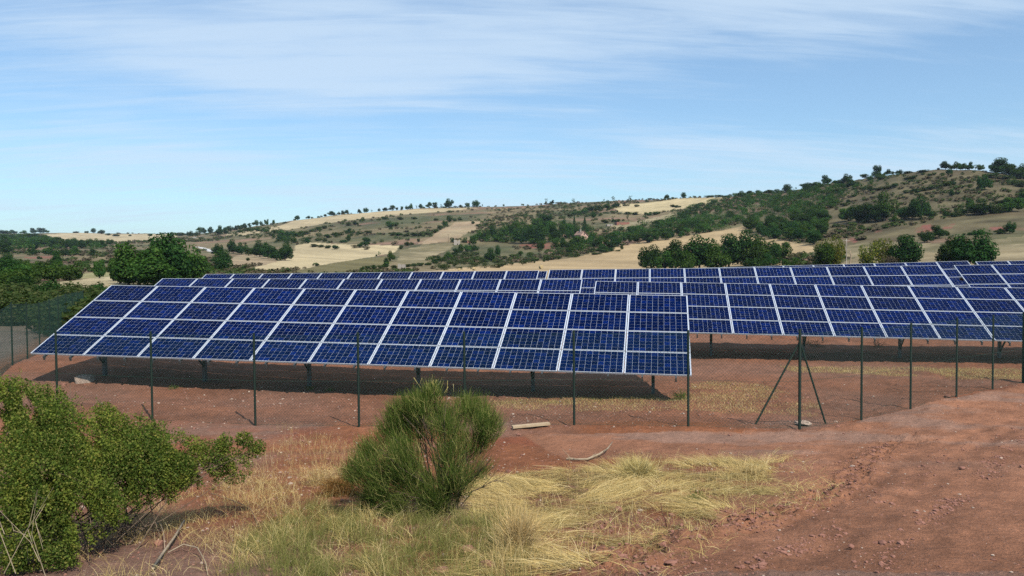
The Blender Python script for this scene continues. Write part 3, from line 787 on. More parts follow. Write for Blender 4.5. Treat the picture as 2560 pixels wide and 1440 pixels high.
rows('in the left valley grove', 'trees of the left valley grove',
 'dark 12 675 34 36,oak 55 676 22 36,oak 85 690 30 34,dark 105 694 32 36,dark 132 694 36 38,oak 150 696 38 32,dark 142 680 46 26,oak 120 700 28 36,oak 70 700 34 40,dark 20 705 46 56,bush 172 702 14 30,dbush 196 699 14 24,oak 45 715 44 54,bush 85 712 18 34,oak 10 735 44 60,dark 50 742 42 60')
rows('behind the left wire fence', 'shrubs behind the left fence',
 'dbush 95 765 44 56,dbush 130 760 52 72,bush 165 762 40 54,dbush 240 752 42 50,bush 60 775 34 70,bush 20 790 36 70,dbush 30 768 34 60,bush 110 800 40 60,dbush 150 815 46 70,bush 190 805 44 60,dbush 215 800 50 60,bush 75 812 34 60,bush 30 815 28 70,dbush 180 838 44 70,bush 130 838 36 60,dbush 225 836 50 60,bush 255 800 50 44')
rows('around the dark group by the pale field', 'dark trees beside the pale field',
 'dark 543 640 26 28,dark 555 682 50 44,dark 583 635 32 28,dark 604 637 26 27,oak 622 640 18 22,dark 650 643 38 40,dark 670 646 34 34,dark 690 650 30 34,dark 713 652 40 40,bush 620 652 8 10,dbush 637 680 13 17,bush 625 680 9 18,bush 589 681 11 24,oak 499 690 34 26,oak 522 688 26 26,bush 605 678 8 14')
rows('behind the front array row', 'big trees left of the arrays', 'oak 348 716 92 116,dark 410 714 108 120,oak 300 710 60 50,oak 452 708 92 84,oak 385 722 66 110,oak 488 704 62 56,dark 322 714 74 70')
rows('in the farmhouse grove', 'trees around the pink farmhouse',
 'oak 1183 603 14 20,oak 1198 600 22 24,oak 1216 602 26 26,dark 1232 596 30 26,oak 1248 604 24 28,bush 1262 606 14 26,oak 1262 590 22 24,dark 1276 588 24 24,oak 1290 584 26 26,dark 1303 609 36 44,oak 1318 590 30 30,dark 1332 608 38 34,dark 1347 608 42 38,oak 1345 575 28 32,dark 1362 570 30 40,oak 1375 590 34 30,dark 1390 604 38 34,oak 1402 592 32 28,dark 1408 582 32 18,oak 1424 596 34 26,conifer 1436 590 46 20,conifer 1462 583 38 22,dark 1446 606 32 30,oak 1466 614 22 26,dark 1478 606 22 18,oak 1440 616 24 30,oak 1420 622 20 30,oak 1398 622 16 24,oak 1500 610 18 24,dark 1492 618 20 26,oak 1350 624 18 24,thin 1370 608 18 16,dark 1406 621 26 16,oak 1425 634 16 28,bush 1400 634 12 24,bush 1390 640 10 20')
rows('on the slope below the farmhouse', 'trees and bushes below the farmhouse',
 'dark 1225 653 31 28,dark 1244 641 26 16,bush 1194 648 10 17,bush 1242 669 10 24,bush 1253 666 8 12,bush 1370 652 12 14,bush 1397 648 10 10,bush 1360 654 9 9,bush 1313 659 8 9,bush 1336 657 7 6,bush 1512 631 9 30,dbush 1525 628 9 26,bush 1490 636 6 30,bush 1555 623 11 10,bush 1545 628 4 14,oak 1300 640 12 16,bush 1285 644 10 30,bush 1325 641 12 22,bush 1260 647 8 24')
rows('between the small ruined huts', 'hedge bushes between the ruined huts',
 'dbush 905 674 9 16,bush 920 673 9 18,dbush 935 672 10 18,oak 964 670 14 18,bush 950 671 8 18,dark 966 662 16 14,bush 985 671 8 16,oak 977 654 24 18,bush 1018 668 8 20,bush 1035 666 8 22,bush 1052 665 9 22,bush 1070 663 9 22,dbush 1088 659 11 20,oak 1104 655 15 20,bush 1084 653 9 14,oak 1120 648 18 22,dark 1138 640 18 22,oak 1152 632 20 22,oak 1168 630 16 20,dark 1185 628 14 22,bush 1125 660 9 20,bush 1148 657 8 24,dbush 1172 655 9 20,bush 1200 654 8 22,bush 1134 606 8 18,bush 1162 606 9 18,thin 948 640 11 8,bush 941 641 5 5,oak 1180 612 16 20')
rows('on the hedge lines of the central slope', 'hedges of the central slope',
 'bush 785 619 8 22,bush 803 620 7 20,bush 820 622 8 18,dbush 838 624 11 22,dark 914 616 20 24,dbush 900 620 12 20,grey 885 621 9 20,grey 915 624 9 26,dark 768 609 14 14,grey 743 612 9 9,oak 872 602 15 16,dark 860 607 7 20,bush 795 602 9 16,bush 812 604 9 14,bush 1003 622 10 12,bush 1018 614 10 16,bush 1030 612 8 12,bush 1046 605 9 9,bush 980 590 8 20,dbush 998 590 8 20,bush 1016 591 9 20,dbush 1034 591 9 20,bush 1052 590 9 20,bush 1070 588 9 20,bush 1088 584 10 20,bush 1100 574 12 16,oak 1112 566 14 16,oak 1124 556 16 14,bush 1136 552 8 14,bush 1150 550 7 14,oak 975 567 14 20,bush 990 565 10 18,dark 889 567 12 14,bush 870 567 9 18,bush 905 553 8 18,bush 962 549 8 20,bush 1000 551 8 18,bush 850 590 8 20,dark 870 584 12 20,oak 838 592 9 16,bush 900 586 8 22,bush 920 584 8 22,bush 1035 549 6 18,bush 1090 550 7 14,dark 1182 560 7 10,dbush 1196 568 7 20,bush 1215 566 8 20,bush 1232 566 8 18')
rows('in the wood on the left slope', 'low wood on the left slope',
 'oak 705 590 14 20,dark 720 592 14 20,oak 737 594 14 20,oak 752 590 12 20,dark 700 602 13 20,oak 718 606 14 20,oak 735 608 12 18,bush 690 584 10 20,bush 765 586 10 20,bush 780 580 8 20,oak 795 576 9 20,bush 812 572 8 18,bush 620 580 8 22,oak 640 580 8 22,bush 600 583 7 18,oak 660 582 8 20,bush 680 590 8 20,bush 770 600 8 18,oak 820 596 9 20')
rows('on the terraces right of the farmhouse', 'trees on the upper terraces',
 'thin 1533 553 14 9,dark 1534 556 8 12,thin 1569 551 14 8,thin 1597 562 16 9,dark 1484 544 13 12,bush 1512 558 10 24,bush 1570 536 7 20,bush 1590 537 8 20,oak 1620 540 9 16,bush 1640 538 8 22,bush 1682 518 7 16,dbush 1695 519 6 18,bush 1565 516 5 20,bush 1592 518 6 14,oak 1440 536 10 24,oak 1460 532 12 26,dark 1480 528 14 26,oak 1500 526 14 26,oak 1520 524 14 26,dark 1540 520 12 24,bush 1425 540 7 20,bush 1545 556 9 14')
rows('in the dark tree group just behind the arrays', 'tree group behind the middle arrays',
 'dark 1630 672 54 60,oak 1660 676 44 44,dark 1690 674 66 60,oak 1718 678 46 50,dark 1748 674 76 84,oak 1790 676 60 60,dark 1822 668 72 70,dark 1862 666 80 74,oak 1895 666 64 60,dark 1925 660 50 56,oak 1955 652 40 50,dark 1925 672 34 34,oak 1976 672 24 34,bush 2000 646 12 30,grey 1985 650 14 30')
rows('close behind the last arrays on the right', 'trees behind the right arrays',
 'yellow 2072 672 78 64,oak 2058 674 58 50,yellow 2092 672 66 40,yellow 2170 672 60 60,yellow 2205 670 66 60,yellow 2232 668 50 50,dark 2262 668 66 72,dark 2375 666 62 56,dark 2438 667 74 88,dark 2410 667 60 50,grey 2225 672 30 36')
rows('on the right hill slope', 'trees scattered on the right hill',
 'oak 2120 552 30 40,dark 2142 554 36 44,dark 2165 553 40 46,dark 2190 552 34 40,oak 2216 549 60 46,dark 2200 553 36 40,dark 2262 547 26 34,oak 2280 546 38 34,dark 2303 547 48 44,bush 2335 540 12 22,thin 2352 536 22 15,dbush 2370 540 13 26,bush 2390 541 15 28,dbush 2408 538 16 24,oak 2425 526 24 23,thin 2407 526 17 11,dark 2440 536 22 34,dark 2460 537 28 40,bush 2490 534 18 34,oak 2510 532 20 36,oak 2530 530 28 44,dark 2556 520 32 26,dark 2462 475 30 29,dark 2378 489 13 14,thin 2491 504 17 10,dbush 2134 493 7 13,dark 2373 437 13 12,bush 2250 557 10 24,oak 2236 552 10 20,thin 2352 480 9 5,thin 2499 462 9 4,bush 2445 472 7 9,bush 2500 508 6 40,bush 2530 504 7 40')
rows('in the meadow below the right hill', 'bushes in the meadow on the right',
 'dark 2318 607 26 28,dark 2348 596 26 34,bush 2298 592 9 10,bush 2368 590 11 12,dbush 2430 588 10 24,dbush 2452 587 10 22,dark 2524 584 24 22,dbush 2500 585 12 26,bush 2283 593 5 10,bush 2410 589 5 8')
rows('on the crest of the right hill', 'trees on the right hill crest',
 'dark 2364 424 17 26,bush 2378 424 8 12,oak 2392 425 17 18,oak 2402 425 14 14,oak 2414 425 14 16,dark 2424 425 16 16,thin 2438 425 12 9,oak 2450 426 12 16,bush 2346 425 4 6,oak 2488 433 22 28,dark 2505 434 30 44,dark 2525 442 24 36,oak 2545 447 20 30,dark 2558 448 30 28,bush 2535 462 14 40,bush 2555 468 14 30,bush 2475 443 10 40,bush 2510 448 9 40,dark 2191 448 28 24,oak 2200 451 14 22,dark 2219 437 12 17,bush 2232 437 7 8,dark 2247 437 10 17,bush 2270 434 5 26,bush 2310 431 5 30,oak 2162 447 9 22,bush 2176 450 7 20,dark 2066 462 19 24,oak 2088 462 9 12,dark 2116 458 19 24,dark 2132 470 20 30,oak 2100 462 10 20,dark 1968 480 18 22,dark 1896 485 8 16,oak 1853 492 12 22,thin 1990 473 6 5,dark 2019 474 14 36,oak 2040 468 10 24,oak 1940 482 8 24,oak 1920 484 8 22,dark 1875 487 8 20')
rows('along the bushy bands across the right hill', 'bushy bands on the right hill',
 'bush 2160 476 8 22,dbush 2178 477 9 24,bush 2198 476 9 26,bush 2218 474 9 24,dbush 2236 470 12 20,bush 2268 482 8 20,dbush 2286 480 9 22,bush 2306 477 9 22,dbush 2326 474 9 22,bush 2346 470 9 22,bush 2366 465 9 22,dbush 2382 462 9 18,grey 2405 458 6 16,grey 2422 456 6 16,bush 2270 449 6 24,dbush 2282 447 7 18,grey 2320 446 5 20,grey 2350 445 5 20,bush 2095 484 12 20,bush 2075 492 12 20,oak 2085 512 14 20,bush 2110 515 9 20,dbush 2120 508 9 12,bush 2075 520 9 20')
# the wood that climbs the slope: scattered through its outline
def wood():
    outline = fpoly([(1500,634),(1560,607),(1638,608),(1726,592),(1853,566),(1872,590),(1990,606),(2029,614),(2052,604),(2062,570),(2065,540),(2040,520),(2090,500),(2120,474),(2080,464),(2000,474),(1950,484),(1833,489),(1790,503),(1730,515),(1697,548),(1605,567),(1560,579),(1510,598)])
    O = np.array(outline); lo, hi = O.min(0), O.max(0); pts = []
    rs = np.random.default_rng(5); tries = 0
    while len(pts) < 330 and tries < 60000:
        tries += 1
        p = lo+rs.random(2)*(hi-lo)
        if not inpoly(np.array([p[0]]), np.array([p[1]]), outline)[0]: continue
        r = math.hypot(*p)
        mind = 3.4+r*.006
        if any((p[0]-q[0])**2+(p[1]-q[1])**2 < mind*mind for q in pts): continue
        pts.append(tuple(p))
    pts.sort(key=lambda p: math.hypot(*p))
    far = pts[60:]; Vs = []
    tp = []
    for m in range(5):
        n = 420; C = np.random.default_rng(m).normal(size=(9, 3))*np.array([.2, .2, .17])+np.array([0, 0, .52]); d = rand_ball(n); k = rng.integers(9, size=n)
        tp.append(leaves(C[k]+d*rng.uniform(.14, .25, n)[:, None], .095*rng.uniform(.6, 1.3, n), .65, .2, outd=d)[0])
    for i, (x, y) in enumerate(far+[(p[0]+random.uniform(-4, 4), p[1]+random.uniform(-4, 4)) for p in far]):
        r = math.hypot(x, y); h = random.uniform(2.8, 5.6)*(.75 if r > 480 and x > 120 else 1.0)
        if i >= len(far): h *= .6
        w = h*random.uniform(1.1, 1.6)
        Vs.append(tp[i % 5]*np.array([w, w, h])+np.array([x, y, H1(x, y)-.05*h]))
    hv = len(Vs)//2
    for q, (nm, m) in enumerate((('woodland', M_OAK), ('dark_woodland', M_DARK))):
        V = np.concatenate(Vs[q::2]); obj(nm, mesh_from(nm, V, np.arange(len(V)).reshape(-1, 4), m), label='packed %s crowns of the wood climbing to the right hill' % ('green' if q == 0 else 'darker'), kind='stuff')
    cnt_ = {}
    for x, y in sorted(pts[:60], key=lambda p: math.atan2(*p)):
        r = math.hypot(x, y)
        upper = r > 480 and x > 120
        k = random.choices(('oak', 'dark', 'bush'), (5, 4, 3) if upper else (5, 5, 1))[0]
        h = random.uniform(3.2, 6.0)*(.75 if upper else 1.0); w = h*random.uniform(1.05, 1.5)
        if k == 'bush': h *= .6; w *= .8
        cnt_[k] = cnt_.get(k, -1)+1
        lab = {'oak': '%s mid green tree from the left along the lower edge of the wood' % ORD[min(cnt_[k], 31)], 'dark': '%s darker tree from the left along the lower edge of the wood' % ORD[min(cnt_[k], 31)], 'bush': '%s low bush from the left along the lower edge of the wood' % ORD[min(cnt_[k], 31)]}[k]
        plant(k, x, y, h, w, lab, 'the wood on the slope: '+{'oak': 'green trees', 'dark': 'dark trees', 'bush': 'low bushes'}[k])
wood()
def fill(poly, n, h0, h1, m, name, label, seed):
    P = fpoly(poly); A = np.array(P); lo, hi = A.min(0), A.max(0); rs = np.random.default_rng(seed); Vs = []
    tp = []
    for k in range(4):
        q = 260; C = rs.normal(size=(8, 3))*np.array([.22, .22, .15])+np.array([0, 0, .5]); d = rs.normal(size=(q, 3)); d /= np.linalg.norm(d, axis=1)[:, None]
        tp.append(leaves(C[rs.integers(8, size=q)]+d*rs.uniform(.14, .25, q)[:, None], .12*rs.uniform(.6, 1.3, q), .65, .2, outd=d)[0])
    while len(Vs) < n:
        p = lo+rs.random(2)*(hi-lo)
        if not inpoly(np.array([p[0]]), np.array([p[1]]), P)[0]: continue
        h = rs.uniform(h0, h1); w = h*rs.uniform(1.1, 1.8); Vs.append(tp[len(Vs) % 4]*np.array([w, w, h])+np.array([p[0], p[1], H1(*p)-.06*h]))
    V = np.concatenate(Vs); obj(name, mesh_from(name, V, np.arange(len(V)).reshape(-1, 4), m), label=label, kind='stuff')
fill([(1170,606),(1200,592),(1270,578),(1340,556),(1400,562),(1480,572),(1500,600),(1480,625),(1440,632),(1400,618),(1300,608)], 120, 2.0, 4.6, M_OAK, 'undergrowth', 'bushy undergrowth filling the farmhouse grove', 1)
fill([(1090,665),(1120,645),(1180,622),(1200,612),(1190,640),(1240,655),(1300,648),(1400,640),(1500,625),(1500,632),(1400,650),(1250,668),(1100,676)], 90, 1.2, 2.6, M_BUSH, 'hedge_scrub', 'scrubby hedge bank between the huts and the front stubble field', 2)
fill([(1610,674),(1640,650),(1700,640),(1800,640),(1900,650),(1960,660),(1940,676),(1700,680)], 40, 2.0, 4.5, M_DARK, 'dark_underwood', 'dark underwood closing the gaps of the tree group behind the arrays', 10)
fill([(0,596),(60,590),(130,600),(190,610),(260,616),(285,622),(200,624),(100,622),(0,630)], 150, 3.0, 6.0, M_OAK, 'far_thicket', 'thicket filling the far left tree band', 3)
fill([(0,668),(70,668),(150,684),(200,696),(170,708),(70,712),(60,745),(0,750)], 120, 1.5, 3.6, M_OAK, 'valley_thicket', 'thicket among the left valley grove trees', 4)
fill([(0,750),(60,745),(170,752),(262,745),(262,790),(240,835),(130,842),(70,812),(0,790)], 230, .9, 2.2, M_BUSH, 'fence_thicket', 'dense low green thicket behind the left fence', 5)
fill([(690,570),(740,585),(830,590),(880,575),(900,590),(860,606),(760,612),(700,612),(640,600),(560,590),(620,574)], 130, 1.5, 3.4, M_OAK, 'slope_thicket', 'low thicket across the left part of the slope', 6)
fill([(1210,560),(1300,535),(1400,520),(1500,515),(1545,520),(1500,540),(1400,548),(1330,560),(1260,570)], 170, 1.0, 3.0, M_BUSH, 'upper_scrub', 'scrub belt under the central skyline', 7)
fill([(1210,528),(1300,520),(1420,512),(1440,535),(1330,548),(1230,548)], 170, .8, 2.0, M_DRYSH, 'grey_scrub', 'grey brush under the central skyline', 8)
fill([(1833,489),(1950,484),(2080,464),(2120,460),(2250,440),(2240,460),(2140,480),(2100,510),(2060,545),(2020,560),(1950,520),(1880,510)], 220, 1.4, 3.4, M_OAK, 'hill_thicket', 'bushy cover on the left flank of the right hill', 9)
# low scrub nobody could count, dotted along the terraces
def scrub():
    global rng
    rng = np.random.default_rng(11)
    tpl = []
    for m in range(4):
        n = 34; d = rand_ball(n); P = d*np.array([.42, .42, .36])*rng.uniform(.5, 1, (n, 1))+np.array([0, 0, .38])
        tpl.append(leaves(P, .34*rng.uniform(.6, 1.2, n), .65, .3, outd=d)[0])
    N0 = 60000
    a = rng.uniform(math.radians(-40), math.radians(40), N0); r = 190*(1600/190)**rng.random(N0)
    x, y = r*np.sin(a), r*np.cos(a)
    _, k = albedo(x, y)
    zc = H(x, y, False)+(fbm(x, y, 60, 4, 40)-.5)*3.0
    line = np.abs(((zc/5.5) % 1.0)-.5)
    dn = fbm(x, y, 70, 3, 201)*.6 + fbm(x, y, 14, 3, 211)*.4
    right = sstep(.30, .45, a)
    keep = (k == 3) & (r < far_col(a)[1][:, -1]*1.02) & ((dn > .54+.06*right) | ((line > .38) & (dn > .43+.05*right)) ) & (rng.random(N0) < .75)
    x, y, r, a = x[keep], y[keep], r[keep], a[keep]
    z = H(x, y); n = len(x)
    sz = rng.uniform(.6, 1.7, n)*(1+r/900); g = rng.random(n)
    for nm, m, sel, lab in (('scrub', M_BUSH, g < .55, 'low green scrub dotted along the terraces of the hillsides'), ('dry_scrub', M_DRYSH, g >= .55, 'grey-brown dry scrub and brambles on the hillside terraces')):
        Vs = []
        idx = np.where(sel)[0]
        for i in idx:
            Vs.append(tpl[i % 4]*np.array([sz[i]*1.5, sz[i]*1.5, sz[i]])+np.array([x[i], y[i], z[i]-.05]))
        V = np.concatenate(Vs)
        obj(nm, mesh_from(nm, V, np.arange(len(V)).reshape(-1, 4), m), label=lab, kind='stuff')
scrub()

# ---------------------------------------------------------------- buildings far off
def building(name, px, py, wpx, hpx, rot, label, kind):
    x, y, r = far_hit(px, py); z = H1(x, y); s = r/FPX; w, h = wpx*s, hpx*s
    root = obj(name, None, None, (x, y, z-.2), label, 'farmhouse' if kind == 'house' else 'ruin'); root.rotation_euler = (0, 0, rot)
    d = w*(1.5 if kind == 'house' else .8)
    if kind == 'house':
        # gable end towards the picture plane, ridge runs back
        b = MB(); hw = w/2; eh = h*.74
        V = [(-hw,0,-1),(hw,0,-1),(hw,d,-1),(-hw,d,-1),(-hw,0,eh),(hw,0,eh*.92),(hw,d,eh*.92),(-hw,d,eh),(-.1*w,0,h),(-.1*w,d,h)]
        b.add(V, [(0,1,5,4),(2,3,7,6),(1,2,6,5),(3,0,4,7),(4,5,8,8),(6,7,9,9)])
        wall = obj('wall', b.mesh('wall', M_PLASTER), root)
        for sgn, e0 in ((-1, eh), (1, eh*.92)):
            b = MB(); ex = sgn*hw*1.12; p0 = (-.1*w, h+.12); p1 = (ex, e0-.12)
            nrow = 8
            for i in range(nrow):
                t0, t1 = i/nrow, (i+1)/nrow
                xa, za = p0[0]+(p1[0]-p0[0])*t0, p0[1]+(p1[1]-p0[1])*t0; xb, zb = p0[0]+(p1[0]-p0[0])*t1, p0[1]+(p1[1]-p0[1])*t1
                b.add([(xa,-.4,za),(xb,-.4,zb+.05),(xb,d+.4,zb+.05),(xa,d+.4,za),(xa,-.4,za-.15),(xb,-.4,zb-.1),(xb,d+.4,zb-.1),(xa,d+.4,za-.15)], [(0,1,2,3),(4,7,6,5),(0,4,5,1),(1,5,6,2),(3,2,6,7)])
            obj('roof', b.mesh('roof', M_ROOF), root)
        b = MB(); b.box((-.25*w, d*.35, h*.8), (-.13*w, d*.5, h*1.14)); b.box((-.27*w, d*.33, h*1.14), (-.11*w, d*.52, h*1.17)); obj('chimney', b.mesh('chimney', M_STONE), root)
        for wx, wz in ((-.2, .5), (.2, .5), (.2, .16), (-.02, .72)):
            b = MB(); b.box((wx*w-.07*w, -.06, wz*h), (wx*w+.07*w, .02, wz*h+.13*h)); wd = obj('window', b.mesh('window', M_SHUT), root)
            b = MB(); b.box((wx*w-.05*w, -.09, wz*h+.02*h), (wx*w+.05*w, -.062, wz*h+.11*h)); obj('pane', b.mesh('pane', M_GLASS), wd)
        b = MB(); b.box((-.28*w, -.07, -.3), (-.12*w, .02, .28*h)); obj('door', b.mesh('door', M_SHUT), root)
    else:
        m = M_BRICK if kind == 'brick' else M_STONE
        b = MB(); t = .5; hw = w/2
        gap = .34*h
        # front wall with a door gap and a window hole, broken upper edge
        xs = np.linspace(-hw, hw, 7); tops = h*(1-np.random.default_rng(int(px)).random(6)*.22)
        for i in range(6):
            lo = 0
            if kind != 'brick' and i == 3:
                b.box((xs[i], 0, h*.38), (xs[i+1], t, h*.55)); b.box((xs[i], .01, -1), (xs[i+1], t-.01, h*.05)); continue
            if kind == 'brick' and i == 1:
                b.box((xs[i], .01, h*.75), (xs[i+1], t-.01, h*.9)); continue
            b.box((xs[i], 0.0 if i % 2 else .02, -1), (xs[i+1], t, tops[i]))
        obj('front_wall', b.mesh('front_wall', m), root)
        for sx in (-1, 1):
            b = MB(); x0 = sx*hw-(t if sx > 0 else 0); b.box((x0, t+.003, -1), (x0+t, d, h*.86)); obj('side_wall', b.mesh('side_wall', m), root)
        b = MB(); b.box((-hw+t+.003, d-t, -1), (hw-t-.003, d-.003, h*.8)); obj('back_wall', b.mesh('back_wall', m), root)
    return root
building('farmhouse', 1461, 612, 21, 34, .42, 'pink plastered farmhouse with old tiled gable roof among dark trees', 'house')
building('ruined_hut', 1142.5, 612, 15, 14, .1, 'small roofless stone hut below the tan wedge field, with square openings', 'hut')
building('ruined_hut', 1003, 672, 17, 14, -.1, 'small pale stone hut on the hedge line just above the arrays', 'hut')
building('ruined_hut', 1182, 625, 13, 8, .2, 'low broken red stone hut half buried in the hedge', 'brick')
building('ruined_hut', 1175, 607, 13, 7, .2, 'low grey stone ruin between the small hut and the grove', 'brick')
building('ruined_wall', 1558, 563, 32, 8, .12, 'long low red-brown ruin on the terrace right of the farmhouse', 'brick')
building('ruined_wall', 1525, 565, 14, 6, .12, 'short pale ruin wall at the left of the long red ruin', 'hut')
x, y, r = far_hit(1481, 605); s = r/FPX
t = obj('water_tank', None, None, (x, y, H1(x, y)), 'small white tank standing right beside the pink farmhouse', 'tank')
b = MB(); b.tube([(0, 0, 0), (0, 0, 12*s)], 2.6*s, 12); obj('tank_body', b.mesh('tank_body', M_WHITE, True), t)
b = MB(); b.tube([(0, 0, 12*s), (0, 0, 13.2*s)], [2.8*s, .8*s], 12); obj('lid', b.mesh('lid', M_WHITE), t)
def pole(px, py, hpx, label, m, bend=0, arm=True, rw=.11):
    x, y, r = far_hit(px, py); s = r/FPX; h = hpx*s
    o = obj('utility_pole' if arm else 'dead_tree', None, None, (x, y, H1(x, y)), label, 'pole' if arm else 'tree')
    b = MB(); b.tube([(0, 0, -.3), (bend*.6, 0, h*.4), (bend, 0, h*.75), (bend*.5, 0, h)], [rw, rw*.9, rw*.75, rw*.5], 8)
    obj('pole' if arm else 'trunk', b.mesh('pole', m, True), o)
    b = MB()
    if arm: b.box((-.7, -.05, h*.93), (.7, .05, h*.93+.1)); obj('crossarm', b.mesh('crossarm', m), o)
    else:
        for q in (-1, 1): b.tube([(bend, 0, h*.72), (bend+q*.35, 0, h*.85), (bend+q*.5, .1, h*.97)], [.06, .04, .015], 6)
        obj('limb', b.mesh('limb', m), o)
pole(1121, 611, 26, 'thin dark utility pole beside the small roofless hut', M_TWIG)
pole(2116, 670, 68, 'grey utility pole rising between the yellow-green trees', M_STONE)
pole(2123, 672, 42, 'bleached bent bare trunk between the yellow-green trees', M_DEAD, .35, False, .16)
# round bales
def bale(px, py, d, label, rz):
    x, y, r = far_hit(px, py); s = r/FPX; R = d*s/2
    b = MB(); n = 20; L = R*1.7
    prof = [(0, 0), (.25*R, .02*R), (.5*R, 0), (.75*R, .03*R), (.93*R, .02*R), (R, .07*R), (R*1.02, .4*R), (R*.99, L/2), (R*1.02, L-.4*R), (R, L-.07*R), (.93*R, L-.02*R), (.5*R, L), (0, L-.02*R)]
    V = []; F = []
    for i, (rr, yy) in enumerate(prof):
        for k in range(n):
            th = 2*math.pi*k/n; q = rr*(1+.02*math.sin(5*th+i)); V.append((q*math.cos(th), yy-L/2, R*.94+q*math.sin(th)))
    for i in range(len(prof)-1):
        for k in range(n): F.append((i*n+k, i*n+(k+1) % n, (i+1)*n+(k+1) % n, (i+1)*n+k))
    b.add(V, F)
    o = obj('round_bale', b.mesh('round_bale', M_HAY, True), None, (x, y, H1(x, y)), label, 'hay bale', 'round bales in the stubble'); o.rotation_euler = (0, 0, rz)
bale(1353, 672, 9.5, 'round hay bale alone at the right in the front stubble field', .5)
bale(1185, 676, 7.5, 'round hay bale in the middle of the three in the stubble', 1.2)
bale(1148, 677, 6.5, 'leftmost of the three round hay bales in the stubble', .2)

# ---------------------------------------------------------------- near ground: stones
def rock_verts(seed, n=0):
    ico_v, ico_f = ICO
    rs = np.random.default_rng(seed); v = ico_v*(1+rs.normal(size=(len(ico_v), 1))*.16)*np.array([1, rs.uniform(.6, .95), rs.uniform(.4, .75)])
    return v
def ico(sub):
    import bmesh
    bm = bmesh.new(); bmesh.ops.create_icosphere(bm, subdivisions=sub, radius=1.0)
    v = np.array([q.co[:] for q in bm.verts]); f = np.array([[q.index for q in p.verts] for p in bm.faces]); bm.free(); return v, f
ICO = ico(1)
def gravel(name, pos, size, m, label):
    Vs = []; Fs = []; T = [rock_verts(900+i) for i in range(8)]; nv = len(T[0])
    for i, ((x, y, z), s) in enumerate(zip(pos, size)):
        a = rng.random()*6.28; c, q = math.cos(a), math.sin(a); v = T[i % 8]*s
        Vs.append(np.stack([v[:, 0]*c-v[:, 1]*q+x, v[:, 0]*q+v[:, 1]*c+y, v[:, 2]+z+s*.15], 1)); Fs.append(ICO[1]+i*nv)
    obj(name, mesh_from(name, np.concatenate(Vs), np.concatenate(Fs), m, False, nper=3), label=label, kind='stuff')
def scatter_px(n, dmin=5.5, dmax=24, pw=1.5):
    yy = dmin*(dmax/dmin)**(rng.random(n)**(1/pw)); xx = rng.uniform(-.68, .68, n)*yy
    return xx, yy
x, y = scatter_px(22000); cl = fbm(x, y, 1.2, 3, 301); k = (cl+rng.random(len(x))*.35 > .62) & (~inpoly(x, y, TRACK) | (rng.random(len(x)) < .3)); x, y = x[k], y[k]
z = H(x, y); s = rng.lognormal(-4.95, .6, len(x))*(.7+y/18); gsel = rng.random(len(x)) < .35
gravel('red_stones', np.stack([x, y, z], 1)[~gsel], np.clip(s[~gsel], .004, .06), M_REDROCK, 'loose red clods and stones strewn over the bare ground')
gravel('pale_stones', np.stack([x, y, z], 1)[gsel], np.clip(s[gsel]*.8, .004, .045), M_PALEROCK, 'small pale stones strewn over the bare ground')
# clods thrown up along the rough edge of the track
L = RUTS[0]; P = []
for (ax, ay), (bx, by) in zip(L[:-3], L[1:-2]):
    n = int(700*math.hypot(bx-ax, by-ay)/4); t = rng.random(n); P.append(np.stack([ax+t*(bx-ax)+rng.normal(size=n)*.16, ay+t*(by-ay)+rng.normal(size=n)*.16], 1))
for L2, nn_ in ((RUTS[1], 260), (RUTS[2], 200)):
    for (ax, ay), (bx, by) in zip(L2[:-1], L2[1:]):
        t = rng.random(nn_); q = np.stack([ax+t*(bx-ax)+rng.normal(size=nn_)*.08+.2, ay+t*(by-ay)+rng.normal(size=nn_)*.08], 1); P.append(q[fbm(q[:, 0], q[:, 1], .6, 2, 99) > .5])
P = np.concatenate(P)
for cx, cy, sx_, n in [(*near_hit(1500, 1330), .22, 260), (*near_hit(1840, 1310), .25, 260), (*near_hit(1420, 1400), .3, 200), (*near_hit(1700, 1425), .2, 120)]:
    P = np.concatenate([P, np.array([cx, cy])+rng.normal(size=(n, 2))*sx_])
gravel('soil_clods', np.column_stack([P, H(P[:, 0], P[:, 1])]), np.clip(rng.lognormal(-4.5, .5, len(P)), .005, .045), M_REDROCK, 'crumbled dark red soil clods along the rough edge of the track')
def big_rock(name, px, py, w, h, m, label, seed, boxy=False, cat='rock', group=None):
    g = near_hit(px, py); s = g[1]/FPX; v, f = ico(3); rs = np.random.default_rng(seed)
    if boxy: v = np.sign(v)*np.abs(v)**.35
    n = np.array([vnoise(v[:, 0]*2+seed, v[:, 1]*2+v[:, 2]*3, seed)])[0]
    v = v*(.8+.4*n[:, None]) if not boxy else v*(.94+.12*n[:, None])
    v = v*np.array([w*s/2, w*s/2*.7, h*s*.55]); v[:, 2] += h*s*.32
    o = obj(name, mesh_from(name, v, f, m, False, nper=3), None, (g[0], g[1]+.1, H1(*g)), label, cat, group)
    o.rotation_euler = (0, 0, rs.uniform(-.4, .4))
big_rock('rock', 203, 956, 42, 22, M_PALEROCK, 'pale squarish stone block lying left under the front array edge', 1, True)
big_rock('rock', 305, 960, 20, 14, M_REDROCK, 'red lump of rock right of the pale stone block', 2)
big_rock('rock', 578, 972, 22, 12, M_REDROCK, 'flat reddish stone at the edge of the array shadow', 3)
big_rock('rock', 148, 965, 14, 9, M_REDROCK, 'small red stone at the foot of the leftmost front fence post', 4)
big_rock('rock', 1166, 1396, 40, 22, M_REDROCK, 'red rock in the olive grass at the bottom centre', 5)
big_rock('rock', 1215, 1440, 46, 24, M_REDROCK, 'broad red rock at the bottom edge below the grass', 6)
